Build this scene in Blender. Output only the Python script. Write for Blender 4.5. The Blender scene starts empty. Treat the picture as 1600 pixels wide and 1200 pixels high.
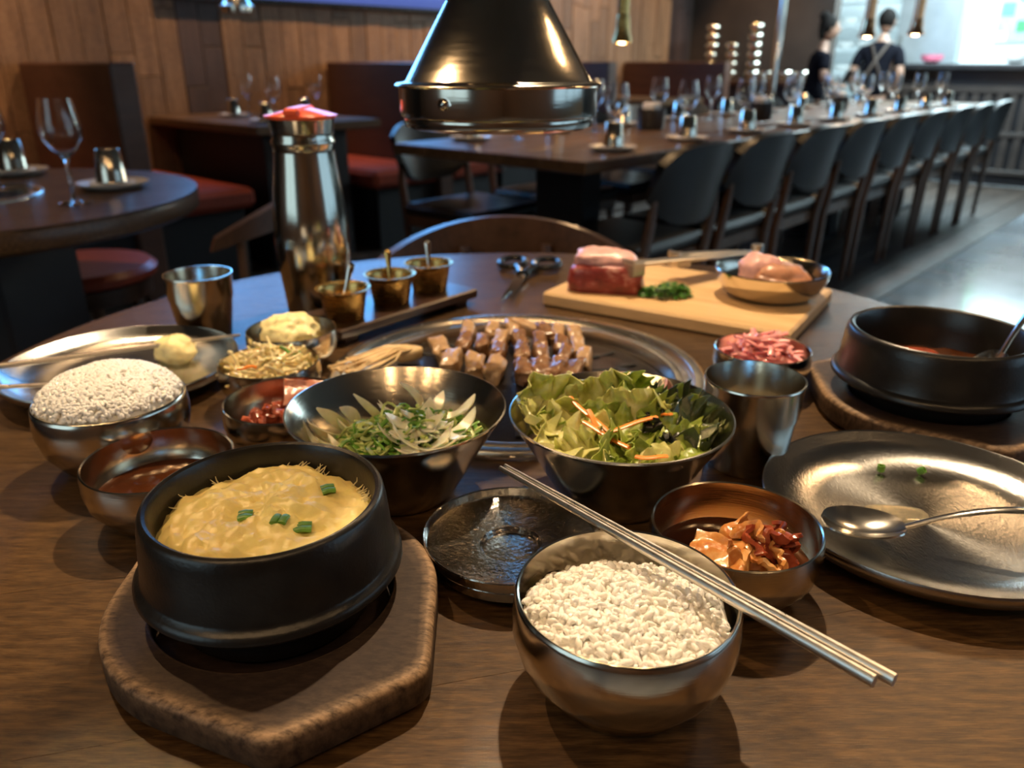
import bpy, math, random
from math import sin, cos, pi, radians, sqrt, hypot, atan2
from mathutils import Vector, Matrix, noise
import numpy as np
random.seed(7)
S = bpy.context.scene
C = S.collection

# ------------------------------------------------------------------ camera
cam_d = bpy.data.cameras.new('camera'); cam = bpy.data.objects.new('camera', cam_d); C.objects.link(cam)
cam.location = (0, 0, 1.04); cam.rotation_euler = (radians(90-22.3), 0, 0)
cam_d.sensor_width = 36; cam_d.lens = 36*1230/1600; cam_d.clip_start = .02; cam_d.clip_end = 60
cam_d.dof.use_dof = True; cam_d.dof.focus_distance = .42; cam_d.dof.aperture_fstop = 8.3
S.camera = cam
# ------------------------------------------------------------------ world, exposure
W = bpy.data.worlds.new('world'); S.world = W; W.use_nodes = True
W.node_tree.nodes['Background'].inputs[0].default_value = (.45, .6, .8, 1)
W.node_tree.nodes['Background'].inputs[1].default_value = .15
S.view_settings.view_transform = 'Standard'; S.view_settings.look = 'None'
S.view_settings.exposure = 0.55; S.view_settings.gamma = 1.0; S.view_settings.use_curve_mapping = False

UX, UY = .671, .7415           # the room's long axis u (to the right and away); v is its left normal
RA = atan2(UX, UY)
def P(u, v, z=0): return Vector((UX*u-UY*v, UY*u+UX*v, z))
RZ = atan2(UY, UX)             # rotation that turns local x into u

# ------------------------------------------------------------------ lights of the room
WARM = (1, .62, .3)
def area(name, loc, target, sx, sy, e, col):
    l = bpy.data.lights.new(name, 'AREA'); l.shape = 'RECTANGLE'; l.size = sx; l.size_y = sy; l.energy = e; l.color = col
    o = bpy.data.objects.new(name, l); C.objects.link(o); o.location = loc
    o.rotation_euler = (Vector(target)-Vector(loc)).to_track_quat('-Z', 'Y').to_euler(); return o
def spot(name, loc, target, e, ang=70, r=.03, col=WARM, blend=.6):
    l = bpy.data.lights.new(name, 'SPOT'); l.energy = e; l.spot_size = radians(ang); l.spot_blend = blend; l.shadow_soft_size = r; l.color = col
    o = bpy.data.objects.new(name, l); C.objects.link(o); o.location = loc
    o.rotation_euler = (Vector(target)-Vector(loc)).to_track_quat('-Z', 'Y').to_euler(); return o
area('window_daylight_aisle', P(4.6, -3.05, 1.5), P(4.6, 0, .0), 5.6, 1.9, 11, (.5, .78, 1))
area('window_daylight_front', P(-2.35, .9, 1.55), P(3, .9, .9), 1.8, 1.6, 4, (.78, .95, .86))
area('kitchen_ceiling_panel', P(9.0, 1.9, 2.62), P(9.5, 1.9, 0), 1.2, 5.2, 360, (.7, .92, 1))
spot('downlight_table_key', (.27, 1.52, 2.75), (.0, .42, .75), 165, 50, .03, (1, .74, .46))
spot('downlight_table_left', (-1.05, 1.35, 2.75), (-.28, .58, .75), 62, 60, .03)
spot('downlight_table_right', (1.65, 2.15, 2.75), (.3, .5, .75), 30, 50, .13)
for x, y in ((-1.75, -1.0), (-1.3, -1.25), (-.95, -.9), (-.5, -1.3), (-.1, -1.0), (.4, -1.35), (.9, -.9), (1.5, -.2)):
    spot('downlight_behind_seat', (x, y, 2.75), (x*.2, .5, .75), 8, 60, .06)
spot('added_spot_front_wall', P(-1.2, 1.2, 2.75), P(-2.4, 1.6, 1.0), 40, 90, .04)  # this and the next are added: they light the unseen front wall for reflections
spot('added_spot_front_wall', P(-1.0, -1.5, 2.75), P(-2.4, -2.2, 1.0), 40, 90, .04)
spot('added_spot_right_wall', P(.6, -2.2, 2.75), P(.6, -3.2, 1.0), 40, 90, .04)  # added spot, brightens the unseen right wall that the hood steel mirrors
spot('downlight_side_station', P(7.1, 3.9, 2.8), P(7.8, 3.95, 1.0), 60, 60, .03)
spot('downlight_round_table', (-1.3, 2.3, 2.75), (-1.25, 1.8, .75), 30, 70)
for uu in (.6, 2.2, 3.4, 4.4, 5.6, 6.8):
    spot('wall_washer', P(uu, 3.85, 2.8), P(uu, 4.75, 1.2), 75, 80, .04, (1, .62, .32))
for uu in (2.4, 3.5, 4.7, 5.9):
    spot('downlight_long_table', P(uu, 2.1, 2.8), P(uu, 1.9, .75), 48, 75, .03)

# ------------------------------------------------------------------ materials
MATS = {}
def nodemat(name):
    m = bpy.data.materials.new(name); m.use_nodes = True; MATS[name] = m
    nt = m.node_tree; return m, nt, nt.nodes['Principled BSDF']
def N(nt, t, **kw):
    n = nt.nodes.new(t)
    for k, v in kw.items(): setattr(n, k, v)
    return n
def coords(nt, scale=(1, 1, 1), rot=(0, 0, 0), kind='Object'):
    tc = N(nt, 'ShaderNodeTexCoord'); mp = N(nt, 'ShaderNodeMapping')
    mp.inputs['Scale'].default_value = scale; mp.inputs['Rotation'].default_value = rot
    nt.links.new(tc.outputs[kind], mp.inputs[0]); return mp.outputs[0]
def ramp(nt, fac, stops):
    r = N(nt, 'ShaderNodeValToRGB'); e = r.color_ramp.elements
    while len(e) < len(stops): e.new(.5)
    for el, (p, c) in zip(e, stops): el.position = p; el.color = (*c, 1)
    nt.links.new(fac, r.inputs[0]); return r.outputs[0]
def noi(nt, vec, scale, detail=4, rough=.5):
    n = N(nt, 'ShaderNodeTexNoise'); n.inputs['Scale'].default_value = scale; n.inputs['Detail'].default_value = detail; n.inputs['Roughness'].default_value = rough
    if vec is not None: nt.links.new(vec, n.inputs['Vector'])
    return n.outputs[0]
def bump(nt, b, h, strength, dist=.001):
    n = N(nt, 'ShaderNodeBump'); n.inputs['Strength'].default_value = strength; n.inputs['Distance'].default_value = dist
    nt.links.new(h, n.inputs['Height']); nt.links.new(n.outputs[0], b.inputs['Normal'])
def plain(name, col, rough=.5, metal=0, var=.15, nscale=30, bumps=0, sss=0, spec=None, coat=0, aniso=0, bscale=None, bdist=.001, trans=0, emit=None, es=0):
    m, nt, b = nodemat(name)
    if var:
        f = noi(nt, coords(nt), nscale)
        lo = tuple(max(0, c*(1-var)) for c in col); hi = tuple(min(1, c*(1+var)) for c in col)
        nt.links.new(ramp(nt, f, [(.3, lo), (.7, hi)]), b.inputs['Base Color'])
    else: b.inputs['Base Color'].default_value = (*col, 1)
    b.inputs['Roughness'].default_value = rough; b.inputs['Metallic'].default_value = metal
    if sss:
        b.inputs['Subsurface Weight'].default_value = sss; b.inputs['Subsurface Radius'].default_value = (.006, .004, .002); b.inputs['Subsurface Scale'].default_value = .6
    if spec is not None: b.inputs['Specular IOR Level'].default_value = spec
    if coat: b.inputs['Coat Weight'].default_value = coat; b.inputs['Coat Roughness'].default_value = .12
    if trans: b.inputs['Transmission Weight'].default_value = trans
    if emit: b.inputs['Emission Color'].default_value = (*emit, 1); b.inputs['Emission Strength'].default_value = es
    if bumps: bump(nt, b, noi(nt, coords(nt), bscale or nscale*3, 6), bumps, bdist)
    return m
def steel(name, col=(.62, .58, .52), rough=.24, aniso=.7, scratch=.3, bs=(60, 60, 900)):
    m, nt, b = nodemat(name)
    b.inputs['Metallic'].default_value = 1; b.inputs['Base Color'].default_value = (*col, 1)
    f = noi(nt, coords(nt, bs), 1, 3)
    rr = N(nt, 'ShaderNodeMapRange'); rr.inputs['To Min'].default_value = rough*.75; rr.inputs['To Max'].default_value = rough*1.3
    nt.links.new(f, rr.inputs[0]); nt.links.new(rr.outputs[0], b.inputs['Roughness'])
    if aniso:
        b.inputs['Anisotropic'].default_value = aniso
        t = N(nt, 'ShaderNodeTangent'); t.direction_type = 'RADIAL'; t.axis = 'Z'; nt.links.new(t.outputs[0], b.inputs['Tangent'])
    if scratch: bump(nt, b, f, scratch, .0004)
    return m
def wood(name, dark, mid, light, scale=(1.2, 14, 14), rough=.35, gr=3.0, coat=0, bmp=.15, fine=.4, rnd=True, span=.2, spec=None):
    m, nt, b = nodemat(name)
    v = coords(nt, scale)
    if rnd:
        oi = N(nt, 'ShaderNodeObjectInfo'); ad = N(nt, 'ShaderNodeVectorMath', operation='MULTIPLY_ADD')
        nt.links.new(oi.outputs['Random'], ad.inputs[0]); ad.inputs[1].default_value = (37, 53, 19); nt.links.new(v, ad.inputs[2]); v = ad.outputs[0]
    n1 = noi(nt, v, gr, 7, .62)
    v2 = N(nt, 'ShaderNodeVectorMath', operation='MULTIPLY'); nt.links.new(v, v2.inputs[0]); v2.inputs[1].default_value = (.8, 6, 6)
    n2 = noi(nt, v2.outputs[0], gr*3, 5, .6)
    mx = N(nt, 'ShaderNodeMix'); mx.inputs[0].default_value = fine; nt.links.new(n1, mx.inputs[2]); nt.links.new(n2, mx.inputs[3])
    col = ramp(nt, mx.outputs[0], [(.5-span, dark), (.5, mid), (.5+span, light)])
    if spec is not None: b.inputs['Specular IOR Level'].default_value = spec
    if rnd:
        hs = N(nt, 'ShaderNodeHueSaturation'); mr = N(nt, 'ShaderNodeMapRange'); mr.inputs['To Min'].default_value = .72; mr.inputs['To Max'].default_value = 1.25
        nt.links.new(oi.outputs['Random'], mr.inputs[0]); nt.links.new(mr.outputs[0], hs.inputs['Value']); nt.links.new(col, hs.inputs['Color']); col = hs.outputs[0]
    nt.links.new(col, b.inputs['Base Color'])
    rr = N(nt, 'ShaderNodeMapRange'); rr.inputs['To Min'].default_value = rough*.7; rr.inputs['To Max'].default_value = rough*1.35
    nt.links.new(noi(nt, coords(nt), 9, 5, .65), rr.inputs[0]); nt.links.new(rr.outputs[0], b.inputs['Roughness'])
    if coat:
        b.inputs['Coat Weight'].default_value = coat; b.inputs['Coat Roughness'].default_value = .13
        sc = noi(nt, coords(nt, (40, 400, 40), (0, 0, .7)), 3, 6, .7); cb = N(nt, 'ShaderNodeBump'); cb.inputs['Strength'].default_value = .15; cb.inputs['Distance'].default_value = .0008
        nt.links.new(sc, cb.inputs['Height']); nt.links.new(cb.outputs[0], b.inputs['Coat Normal'])
    bump(nt, b, mx.outputs[0], bmp, .001)
    return m

wood('table_wood', (.02, .0095, .0035), (.058, .0295, .0105), (.115, .062, .023), (13, 75, 75), .38, 3.2, .35, .4, fine=.5, span=.12, spec=.18)
wood('trivet_wood', (.012, .0065, .006), (.022, .0125, .0105), (.04, .024, .019), (30, 120, 60), .55, 3, 0, .2, rnd=False, spec=.25)
def worn_trivet():
    m = MATS['trivet_wood']; nt = m.node_tree; b = nt.nodes['Principled BSDF']
    src = b.inputs['Base Color'].links[0].from_socket
    geo = N(nt, 'ShaderNodeNewGeometry')
    f1 = noi(nt, coords(nt, (60, 150, 70), (0, 0, .6)), 2, 6, .7)
    at = N(nt, 'ShaderNodeAttribute', attribute_name='edge_wear')
    ad = N(nt, 'ShaderNodeMath', operation='MULTIPLY'); nt.links.new(at.outputs['Fac'], ad.inputs[0])
    mr = N(nt, 'ShaderNodeMapRange'); mr.inputs['From Min'].default_value = .3; mr.inputs['From Max'].default_value = .62; nt.links.new(f1, mr.inputs[0]); nt.links.new(mr.outputs[0], ad.inputs[1])
    mx = N(nt, 'ShaderNodeMix', data_type='RGBA'); nt.links.new(ad.outputs[0], mx.inputs[0]); nt.links.new(src, mx.inputs[6]); mx.inputs[7].default_value = (.38, .25, .15, 1)
    nt.links.new(mx.outputs[2], b.inputs['Base Color'])
worn_trivet()
wood('board_wood', (.42, .25, .11), (.58, .38, .18), (.7, .48, .26), (3, 22, 22), .45, 2.5, 0, .08)
wood('wall_board', (.1, .052, .026), (.2, .112, .058), (.31, .185, .1), (10, 10, 1.1), .5, 3, 0, .25)
wood('wall_board_dark', (.03, .018, .015), (.05, .03, .026), (.075, .045, .038), (10, 10, 1.1), .5, 3, 0, .2)
wood('booth_wood', (.05, .02, .012), (.075, .03, .017), (.1, .042, .024), (2, 2, 12), .45, 2, 0, .1)
wood('chair_wood', (.04, .018, .009), (.085, .04, .02), (.13, .065, .034), (8, 8, 2), .35, 2, .2, .1)
wood('long_table_wood', (.06, .03, .013), (.12, .063, .027), (.19, .105, .05), (1.2, 10, 10), .33, 2.5, .2, .1)
wood('tray_wood', (.02, .009, .006), (.035, .016, .01), (.05, .025, .015), (4, 30, 30), .3, 2, .3, .1)
wood('floor_wood', (.03, .021, .017), (.055, .04, .031), (.09, .066, .05), (.7, 8, 8), .4, 2, 0, .1)
plain('aisle_concrete', (.42, .46, .5), .24, 0, .3, 2.5, .05, spec=1, coat=1)
plain('dark_ceiling', (.08, .062, .046), .8)
plain('dark_wall', (.045, .03, .022), .6, 0, .25, 3)
plain('slate_wall', (.02, .018, .02), .5, 0, .2, 4)
plain('kitchen_white', (.8, .85, .86), .4, 0, .04, 3)
plain('booth_red', (.32, .055, .025), .34, 0, .15, 12, .15, bscale=90)
plain('booth_base', (.009, .008, .010), .6)
plain('chair_leather', (.008, .0081, .0085), .36, 0, .2, 20, .12, bscale=160, spec=.3)
plain('counter_dark', (.018, .017, .019), .4, 0, .2, 6)
plain('counter_slat', (.05, .038, .032), .45, 0, .3, 5)
steel('bowl_steel', (.68, .63, .54), .15, .75, .1, (60, 60, 1500))
steel('plate_steel', (.5, .49, .47), .22, .8, .35, (900, 300, 900))
steel('lid_steel', (.55, .53, .5), .13, 0, .8, (300, 300, 100))
steel('polished_steel', (.62, .58, .53), .1, .3, .1)
steel('hood_steel', (.58, .54, .47), .12, .75, .08, (40, 40, 300))
steel('bottle_steel', (.55, .53, .46), .12, .8, .1)
steel('grill_rim_steel', (.78, .73, .65), .24, .5, .2)
steel('spoon_steel', (.68, .65, .6), .17, 0, .1, (150, 150, 150))
steel('satin_steel', (.66, .63, .58), .3, 0, .15, (200, 200, 200))
steel('brass', (.55, .36, .12), .25, .5, .2)
steel('copper', (.7, .36, .18), .22, .4, .1)
plain('grill_iron', (.012, .011, .012), .28, 0, .4, 60, .5, bscale=260, bdist=.0008, coat=.3)
plain('slot_dark', (.001, .001, .001), .8, 0, 0)
plain('stone_black', (.011, .0105, .0105), .3, 0, .3, 90, .35, bscale=500, bdist=.0004)
plain('egg', (.97, .78, .3), .38, 0, .1, 60, .35, .15, bscale=260, bdist=.0012)
plain('egg_crust', (.8, .7, .4), .45, 0, .3, 200, .4)
plain('rice', (.93, .91, .86), .3, 0, .03, 200, 0, .12)
plain('green_onion', (.12, .3, .035), .35, 0, .35, 120, .2, .2)
plain('pale_onion', (.82, .83, .66), .25, 0, .15, 90, .1, .5, trans=.15)
plain('light_green_onion', (.45, .56, .2), .3, 0, .35, 120, .1, .3)
plain('red_onion', (.5, .25, .28), .3, 0, .4, 120, 0, .3)
def leafmat(name, a, b_, c):
    m, nt, b = nodemat(name)
    f = noi(nt, coords(nt), 55, 6, .6)
    nt.links.new(ramp(nt, f, [(.3, a), (.52, b_), (.72, c)]), b.inputs['Base Color'])
    b.inputs['Roughness'].default_value = .28; b.inputs['Subsurface Weight'].default_value = .25; b.inputs['Subsurface Radius'].default_value = (.003, .004, .001); b.inputs['Subsurface Scale'].default_value = .5
    bump(nt, b, noi(nt, coords(nt), 150, 6), .85, .0016)
leafmat('lettuce', (.12, .19, .025), (.27, .34, .05), (.5, .52, .16))
leafmat('lettuce_pale', (.38, .4, .1), (.56, .55, .2), (.72, .7, .38))
leafmat('lettuce_dark', (.012, .02, .01), (.035, .05, .018), (.09, .12, .035))
leafmat('parsley', (.02, .09, .012), (.05, .17, .02), (.12, .28, .05))
plain('seaweed', (.008, .009, .006), .3, 0, .3, 90, .4)
plain('carrot', (.85, .27, .04), .3, 0, .15, 90, .1, .3)
def kimchi_mat():
    m, nt, b = nodemat('kimchi_leaf')
    f = noi(nt, coords(nt), 60, 5, .6)
    nt.links.new(ramp(nt, f, [(.32, (.42, .12, .025)), (.5, (.58, .27, .08)), (.7, (.74, .5, .24))]), b.inputs['Base Color'])
    b.inputs['Roughness'].default_value = .22; b.inputs['Subsurface Weight'].default_value = .25; b.inputs['Subsurface Scale'].default_value = .4; b.inputs['Subsurface Radius'].default_value = (.005, .002, .001)
    bump(nt, b, noi(nt, coords(nt, (1, 1, 1)), 240, 4), .5, .001)
kimchi_mat()
plain('kimchi_dark', (.27, .055, .025), .2, 0, .45, 70, .4, .2)
plain('kimchi_pink', (.6, .27, .19), .25, 0, .3, 60, .3, .3)
plain('red_broth', (.055, .016, .005), .08, 0, .3, 40, .1, spec=.6)
plain('dark_broth', (.12, .03, .012), .1, 0, .5, 50, .2, spec=.6)
plain('pork', (.2, .1, .045), .25, 0, .4, 110, .5, .2, bscale=300, coat=.3)
plain('pork_pale', (.4, .255, .135), .28, 0, .22, 90, .4, .3, bscale=300, coat=.2)
plain('enoki', (.66, .48, .25), .35, 0, .2, 60, .1, .3)
plain('potato', (.85, .76, .4), .4, 0, .12, 120, .6, .35, bscale=300)
plain('sprout', (.76, .66, .38), .28, 0, .2, 80, 0, .4)
plain('pink_radish', (.86, .36, .38), .25, 0, .2, 60, .1, .5)
def raw_meat():
    m, nt, b = nodemat('raw_beef')
    f = noi(nt, coords(nt, (1, 1, 1.4)), 42, 5, .65)
    nt.links.new(ramp(nt, f, [(.35, (.16, .018, .016)), (.55, (.33, .05, .04)), (.66, (.6, .3, .25))]), b.inputs['Base Color'])
    b.inputs['Roughness'].default_value = .3
raw_meat()
plain('beef_fat', (.68, .38, .36), .35, 0, .2, 70, .5, .3)
plain('marinated_meat', (.42, .2, .12), .3, 0, .4, 55, .5, .2)
plain('black_plastic', (.01, .01, .011), .25)
plain('red_cap', (.75, .1, .04), .3, 0, .08, 30)
plain('napkin', (.72, .7, .68), .8, 0, .05, 60)
plain('dark_plate', (.03, .028, .028), .3, 0, .2, 20)
plain('pale_plate', (.55, .52, .48), .3, 0, .1, 20)
plain('skin', (.3, .16, .105), .5, 0, .08, 20, 0, .1)
plain('hair_dark', (.009, .007, .006), .75, 0, .3, 60, .3, spec=.1)
plain('black_cloth', (.006, .006, .009), .9, 0, .2, 30, spec=.05)
plain('brown_strap', (.05, .03, .02), .6)
plain('white_dish', (.8, .8, .78), .3, 0, .04, 20)
plain('grey_metal_panel', (.45, .47, .48), .4, .6, .1, 5)
plain('notice_grey', (.3, .33, .36), .6)
plain('paper_green', (.05, .8, .1), .6, 0, 0)
plain('paper_white', (.85, .85, .85), .6, 0, 0)
plain('paper_blue', (.1, .25, .6), .6, 0, 0)
plain('pink_plastic', (.8, .2, .3), .4)
plain('window_frame_paint', (.03, .03, .03), .4)
plain('lamp_glow', (1, .8, .5), .4, 0, 0, emit=(1, .72, .38), es=26)
plain('screen_black', (.006, .006, .008), .25)
def glassmat():
    m, nt, b = nodemat('clear_glass'); b.inputs['Base Color'].default_value = (1, 1, 1, 1); b.inputs['Roughness'].default_value = .01
    b.inputs['Transmission Weight'].default_value = 1; b.inputs['IOR'].default_value = 1.45
    m, nt, b = nodemat('window_pane'); b.inputs['Base Color'].default_value = (.9, .97, 1, 1); b.inputs['Roughness'].default_value = .02
    b.inputs['Transmission Weight'].default_value = 1; b.inputs['IOR'].default_value = 1.01
    b.inputs['Emission Color'].default_value = (.5, .78, 1, 1); b.inputs['Emission Strength'].default_value = .22
    m, nt, b = nodemat('oil_liquid'); b.inputs['Base Color'].default_value = (.75, .68, .5, 1); b.inputs['Roughness'].default_value = .03; b.inputs['Transmission Weight'].default_value = .8; b.inputs['IOR'].default_value = 1.33
    m, nt, b = nodemat('tv_picture')
    g = coords(nt, (1, 1, 1))
    sp = N(nt, 'ShaderNodeSeparateXYZ'); nt.links.new(g, sp.inputs[0])
    mr = N(nt, 'ShaderNodeMapRange'); mr.inputs['From Min'].default_value = .0; mr.inputs['From Max'].default_value = 1.02; nt.links.new(sp.outputs[2], mr.inputs[0])
    c = ramp(nt, mr.outputs[0], [(.0, (.006, .009, .03)), (.15, (.01, .016, .06)), (.3, (.12, .42, .95))])
    b.inputs['Base Color'].default_value = (0, 0, 0, 1); b.inputs['Roughness'].default_value = .2
    nt.links.new(c, b.inputs['Emission Color']); b.inputs['Emission Strength'].default_value = 7
glassmat()

# ------------------------------------------------------------------ mesh helper
class G:
    def __init__(s): s.v = []; s.f = []
    def add(s, V, Fc):
        o = len(s.v); s.v += [tuple(p) for p in V]; s.f += [tuple(i+o for i in q) for q in Fc]; return s
    def box(s, x0, x1, y0, y1, z0, z1, b=0, M=None):
        if b <= 0:
            V = [(x, y, z) for z in (z0, z1) for y in (y0, y1) for x in (x0, x1)]
            Fc = [(0, 2, 3, 1), (4, 5, 7, 6), (0, 1, 5, 4), (2, 6, 7, 3), (0, 4, 6, 2), (1, 3, 7, 5)]
        else:
            V = []; ix = {}
            xs, ys, zs = (x0, x1), (y0, y1), (z0, z1)
            for i in (0, 1):
                for j in (0, 1):
                    for k in (0, 1):
                        c = (xs[i], ys[j], zs[k]); d = (b if i == 0 else -b, b if j == 0 else -b, b if k == 0 else -b)
                        for a in range(3):
                            p = [c[q]+(d[q] if q != a else 0) for q in range(3)]
                            ix[i, j, k, a] = len(V); V.append(tuple(p))
            Fc = []
            for a in range(3):
                o1, o2 = (a+1) % 3, (a+2) % 3
                for sd in (0, 1):
                    def key(p, q):
                        t = [0, 0, 0]; t[a] = sd; t[o1] = p; t[o2] = q; return (*t, a)
                    q = [ix[key(0, 0)], ix[key(1, 0)], ix[key(1, 1)], ix[key(0, 1)]]
                    Fc.append(tuple(q if sd else q[::-1]))
            for a in range(3):
                o1, o2 = (a+1) % 3, (a+2) % 3
                for p in (0, 1):
                    for q in (0, 1):
                        def kk(e, ax):
                            t = [0, 0, 0]; t[a] = e; t[o1] = p; t[o2] = q; return ix[(*t, ax)]
                        f = [kk(0, o1), kk(1, o1), kk(1, o2), kk(0, o2)]
                        Fc.append(tuple(f if (p == q) else f[::-1]))
            for i in (0, 1):
                for j in (0, 1):
                    for k in (0, 1):
                        f = [ix[i, j, k, 0], ix[i, j, k, 1], ix[i, j, k, 2]]
                        Fc.append(tuple(f if (i+j+k) % 2 else f[::-1]))
        if M is not None: V = [M @ Vector(p) for p in V]
        return s.add(V, Fc)
    def lathe(s, prof, n=48, c=(0, 0, 0), wob=None, M=None):
        V = []; rings = []
        for (r, z) in prof:
            if r <= 1e-7: rings.append([len(V)]); V.append((c[0], c[1], c[2]+z))
            else:
                rg = []
                for i in range(n):
                    a = 2*pi*i/n; q = wob(r, a, z) if wob else (r, z)
                    rg.append(len(V)); V.append((c[0]+q[0]*cos(a), c[1]+q[0]*sin(a), c[2]+q[1]))
                rings.append(rg)
        Fc = []
        for A, B in zip(rings, rings[1:]):
            if len(A) == 1 and len(B) == 1: continue
            for i in range(n):
                j = (i+1) % n
                if len(A) == 1: Fc.append((A[0], B[j], B[i]))
                elif len(B) == 1: Fc.append((A[i], A[j], B[0]))
                else: Fc.append((A[i], A[j], B[j], B[i]))
        if M is not None: V = [M @ Vector(p) for p in V]
        return s.add(V, Fc)
    def tube(s, path, r, n=8, flat=1.0, up=None, caps=True):
        path = [Vector(p) for p in path]; m = len(path)
        rr = r if isinstance(r, (list, tuple)) else [r]*m
        V = []; prev = None
        for i, p in enumerate(path):
            t = (path[min(i+1, m-1)]-path[max(i-1, 0)]).normalized()
            if prev is None:
                u0 = Vector(up) if up else (Vector((0, 0, 1)) if abs(t.z) < .9 else Vector((1, 0, 0)))
            else: u0 = prev
            e1 = (u0-t*u0.dot(t)).normalized(); e2 = t.cross(e1); prev = e1
            for k in range(n):
                a = 2*pi*k/n; V.append(p+(e1*cos(a)*flat+e2*sin(a))*rr[i])
        Fc = []
        for i in range(m-1):
            for k in range(n):
                l = (k+1) % n; Fc.append((i*n+k, i*n+l, (i+1)*n+l, (i+1)*n+k))
        if caps: Fc += [tuple(range(n))[::-1], tuple((m-1)*n+k for k in range(n))]
        return s.add(V, Fc)
    def sheet(s, fn, nu, nv, th=.0005):
        Pn = [[Vector(fn(i/(nu-1), j/(nv-1))) for j in range(nv)] for i in range(nu)]
        V = []
        for sg in (1, -1):
            for i in range(nu):
                for j in range(nv):
                    a = Pn[min(i+1, nu-1)][j]-Pn[max(i-1, 0)][j]; b = Pn[i][min(j+1, nv-1)]-Pn[i][max(j-1, 0)]
                    nn = a.cross(b); nn = nn.normalized() if nn.length > 1e-12 else Vector((0, 0, 1))
                    V.append(Pn[i][j]+nn*th*sg*.5)
        o = nu*nv; Fc = []
        for i in range(nu-1):
            for j in range(nv-1):
                a, b, c, d = i*nv+j, (i+1)*nv+j, (i+1)*nv+j+1, i*nv+j+1
                Fc.append((a, b, c, d)); Fc.append((o+d, o+c, o+b, o+a))
        for i in range(nu-1):
            a, b = i*nv, (i+1)*nv; Fc.append((a, o+a, o+b, b)); a, b = i*nv+nv-1, (i+1)*nv+nv-1; Fc.append((b, o+b, o+a, a))
        for j in range(nv-1):
            a, b = j, j+1; Fc.append((b, o+b, o+a, a)); a, b = (nu-1)*nv+j, (nu-1)*nv+j+1; Fc.append((a, o+a, o+b, b))
        return s.add(V, Fc)
    def prism(s, loops):
        """loops: list of rings (same count) from bottom to top, closed by end caps"""
        n = len(loops[0]); V = [p for L in loops for p in L]; Fc = [tuple(range(n))[::-1]]
        for k in range(len(loops)-1):
            for i in range(n):
                j = (i+1) % n; Fc.append((k*n+i, k*n+j, (k+1)*n+j, (k+1)*n+i))
        Fc.append(tuple((len(loops)-1)*n+i for i in range(n)))
        return s.add(V, Fc)
    def ell(s, c, r, n=12, m=8, nz=0, ns=30, seed=0, M=None):
        V = [(0, 0, -1)]; Fc = []
        for i in range(1, m):
            t = -pi/2+pi*i/m
            for k in range(n): V.append((cos(t)*cos(2*pi*k/n), cos(t)*sin(2*pi*k/n), sin(t)))
        V.append((0, 0, 1)); L = len(V)-1
        for k in range(n):
            l = (k+1) % n; Fc.append((0, 1+l, 1+k)); Fc.append((L, L-n+k, L-n+l))
            for i in range(m-2): Fc.append((1+i*n+k, 1+i*n+l, 1+(i+1)*n+l, 1+(i+1)*n+k))
        W_ = []
        for p in V:
            q = Vector((p[0]*r[0], p[1]*r[1], p[2]*r[2]))
            if nz: q *= 1+nz*noise.fractal((q+Vector(c))*ns+Vector((seed*7.3, seed*3.1, seed)), 1, 2, 3)
            if M is not None: q = M @ q
            W_.append(q+Vector(c))
        return s.add(W_, Fc)
    def mesh(s, name, sharp=40):
        me = bpy.data.meshes.new(name); me.from_pydata(s.v, [], s.f); me.update()
        me.polygons.foreach_set('use_smooth', [True]*len(me.polygons))
        if sharp: me.set_sharp_from_angle(angle=radians(sharp))
        return me

def link(name, data, mat, parent=None, loc=(0, 0, 0), rot=(0, 0, 0)):
    if isinstance(data, G): data = data.mesh(name)
    if mat and not data.materials: data.materials.append(MATS[mat])
    o = bpy.data.objects.new(name, data); C.objects.link(o); o.location = loc; o.rotation_euler = rot
    if parent is not None: o.parent = parent
    return o
def tag(o, label, cat, group=None, kind=None):
    o['label'] = label; o['category'] = cat
    if group: o['group'] = group
    if kind: o['kind'] = kind
    return o
def thing(name, label, cat, loc=(0, 0, 0), rz=0, group=None, rot=None):
    o = bpy.data.objects.new(name, None); C.objects.link(o); o.empty_display_size = .05
    o.location = loc; o.rotation_euler = rot or (0, 0, rz); return tag(o, label, cat, group)
def solo(name, g, mat, label, cat, loc=(0, 0, 0), rot=(0, 0, 0), group=None, kind=None):
    return tag(link(name, g, mat, None, loc, rot), label, cat, group, kind)
def struct(name, g, mat, loc=(0, 0, 0), rot=(0, 0, 0)):
    o = link(name, g, mat, None, loc, rot); o['kind'] = 'structure'; return o
def dup(root, label, loc, rz=None, group=None):
    r = root.copy(); C.objects.link(r); r.location = loc
    if rz is not None: r.rotation_euler = (0, 0, rz)
    r['label'] = label
    if group: r['group'] = group
    for ch in list(root.children):
        c = ch.copy(); C.objects.link(c); c.parent = r
        for g in list(ch.children):
            d = g.copy(); C.objects.link(d); d.parent = c
    return r
ORD = ['first', 'second', 'third', 'fourth', 'fifth', 'sixth', 'seventh', 'eighth', 'ninth', 'tenth', 'eleventh', 'twelfth']
def arc(c, r, a0, a1, n, z=0): return [(c[0]+r*cos(a0+(a1-a0)*i/(n-1)), c[1]+r*sin(a0+(a1-a0)*i/(n-1)), z) for i in range(n)]

# ================================================================== THE SETTING
U0, U1, V0, V1, HC = -2.5, 10.6, -3.2, 4.75, 2.9
def ubox(g, u0, u1, v0, v1, z0, z1, b=0): return g.box(u0, u1, v0, v1, z0, z1, b)
RR = (0, 0, RZ)
fl = struct('floor', G().box(U0, U1, 1.12, V1, -.1, -.012), 'floor_wood', rot=RR)
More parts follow.
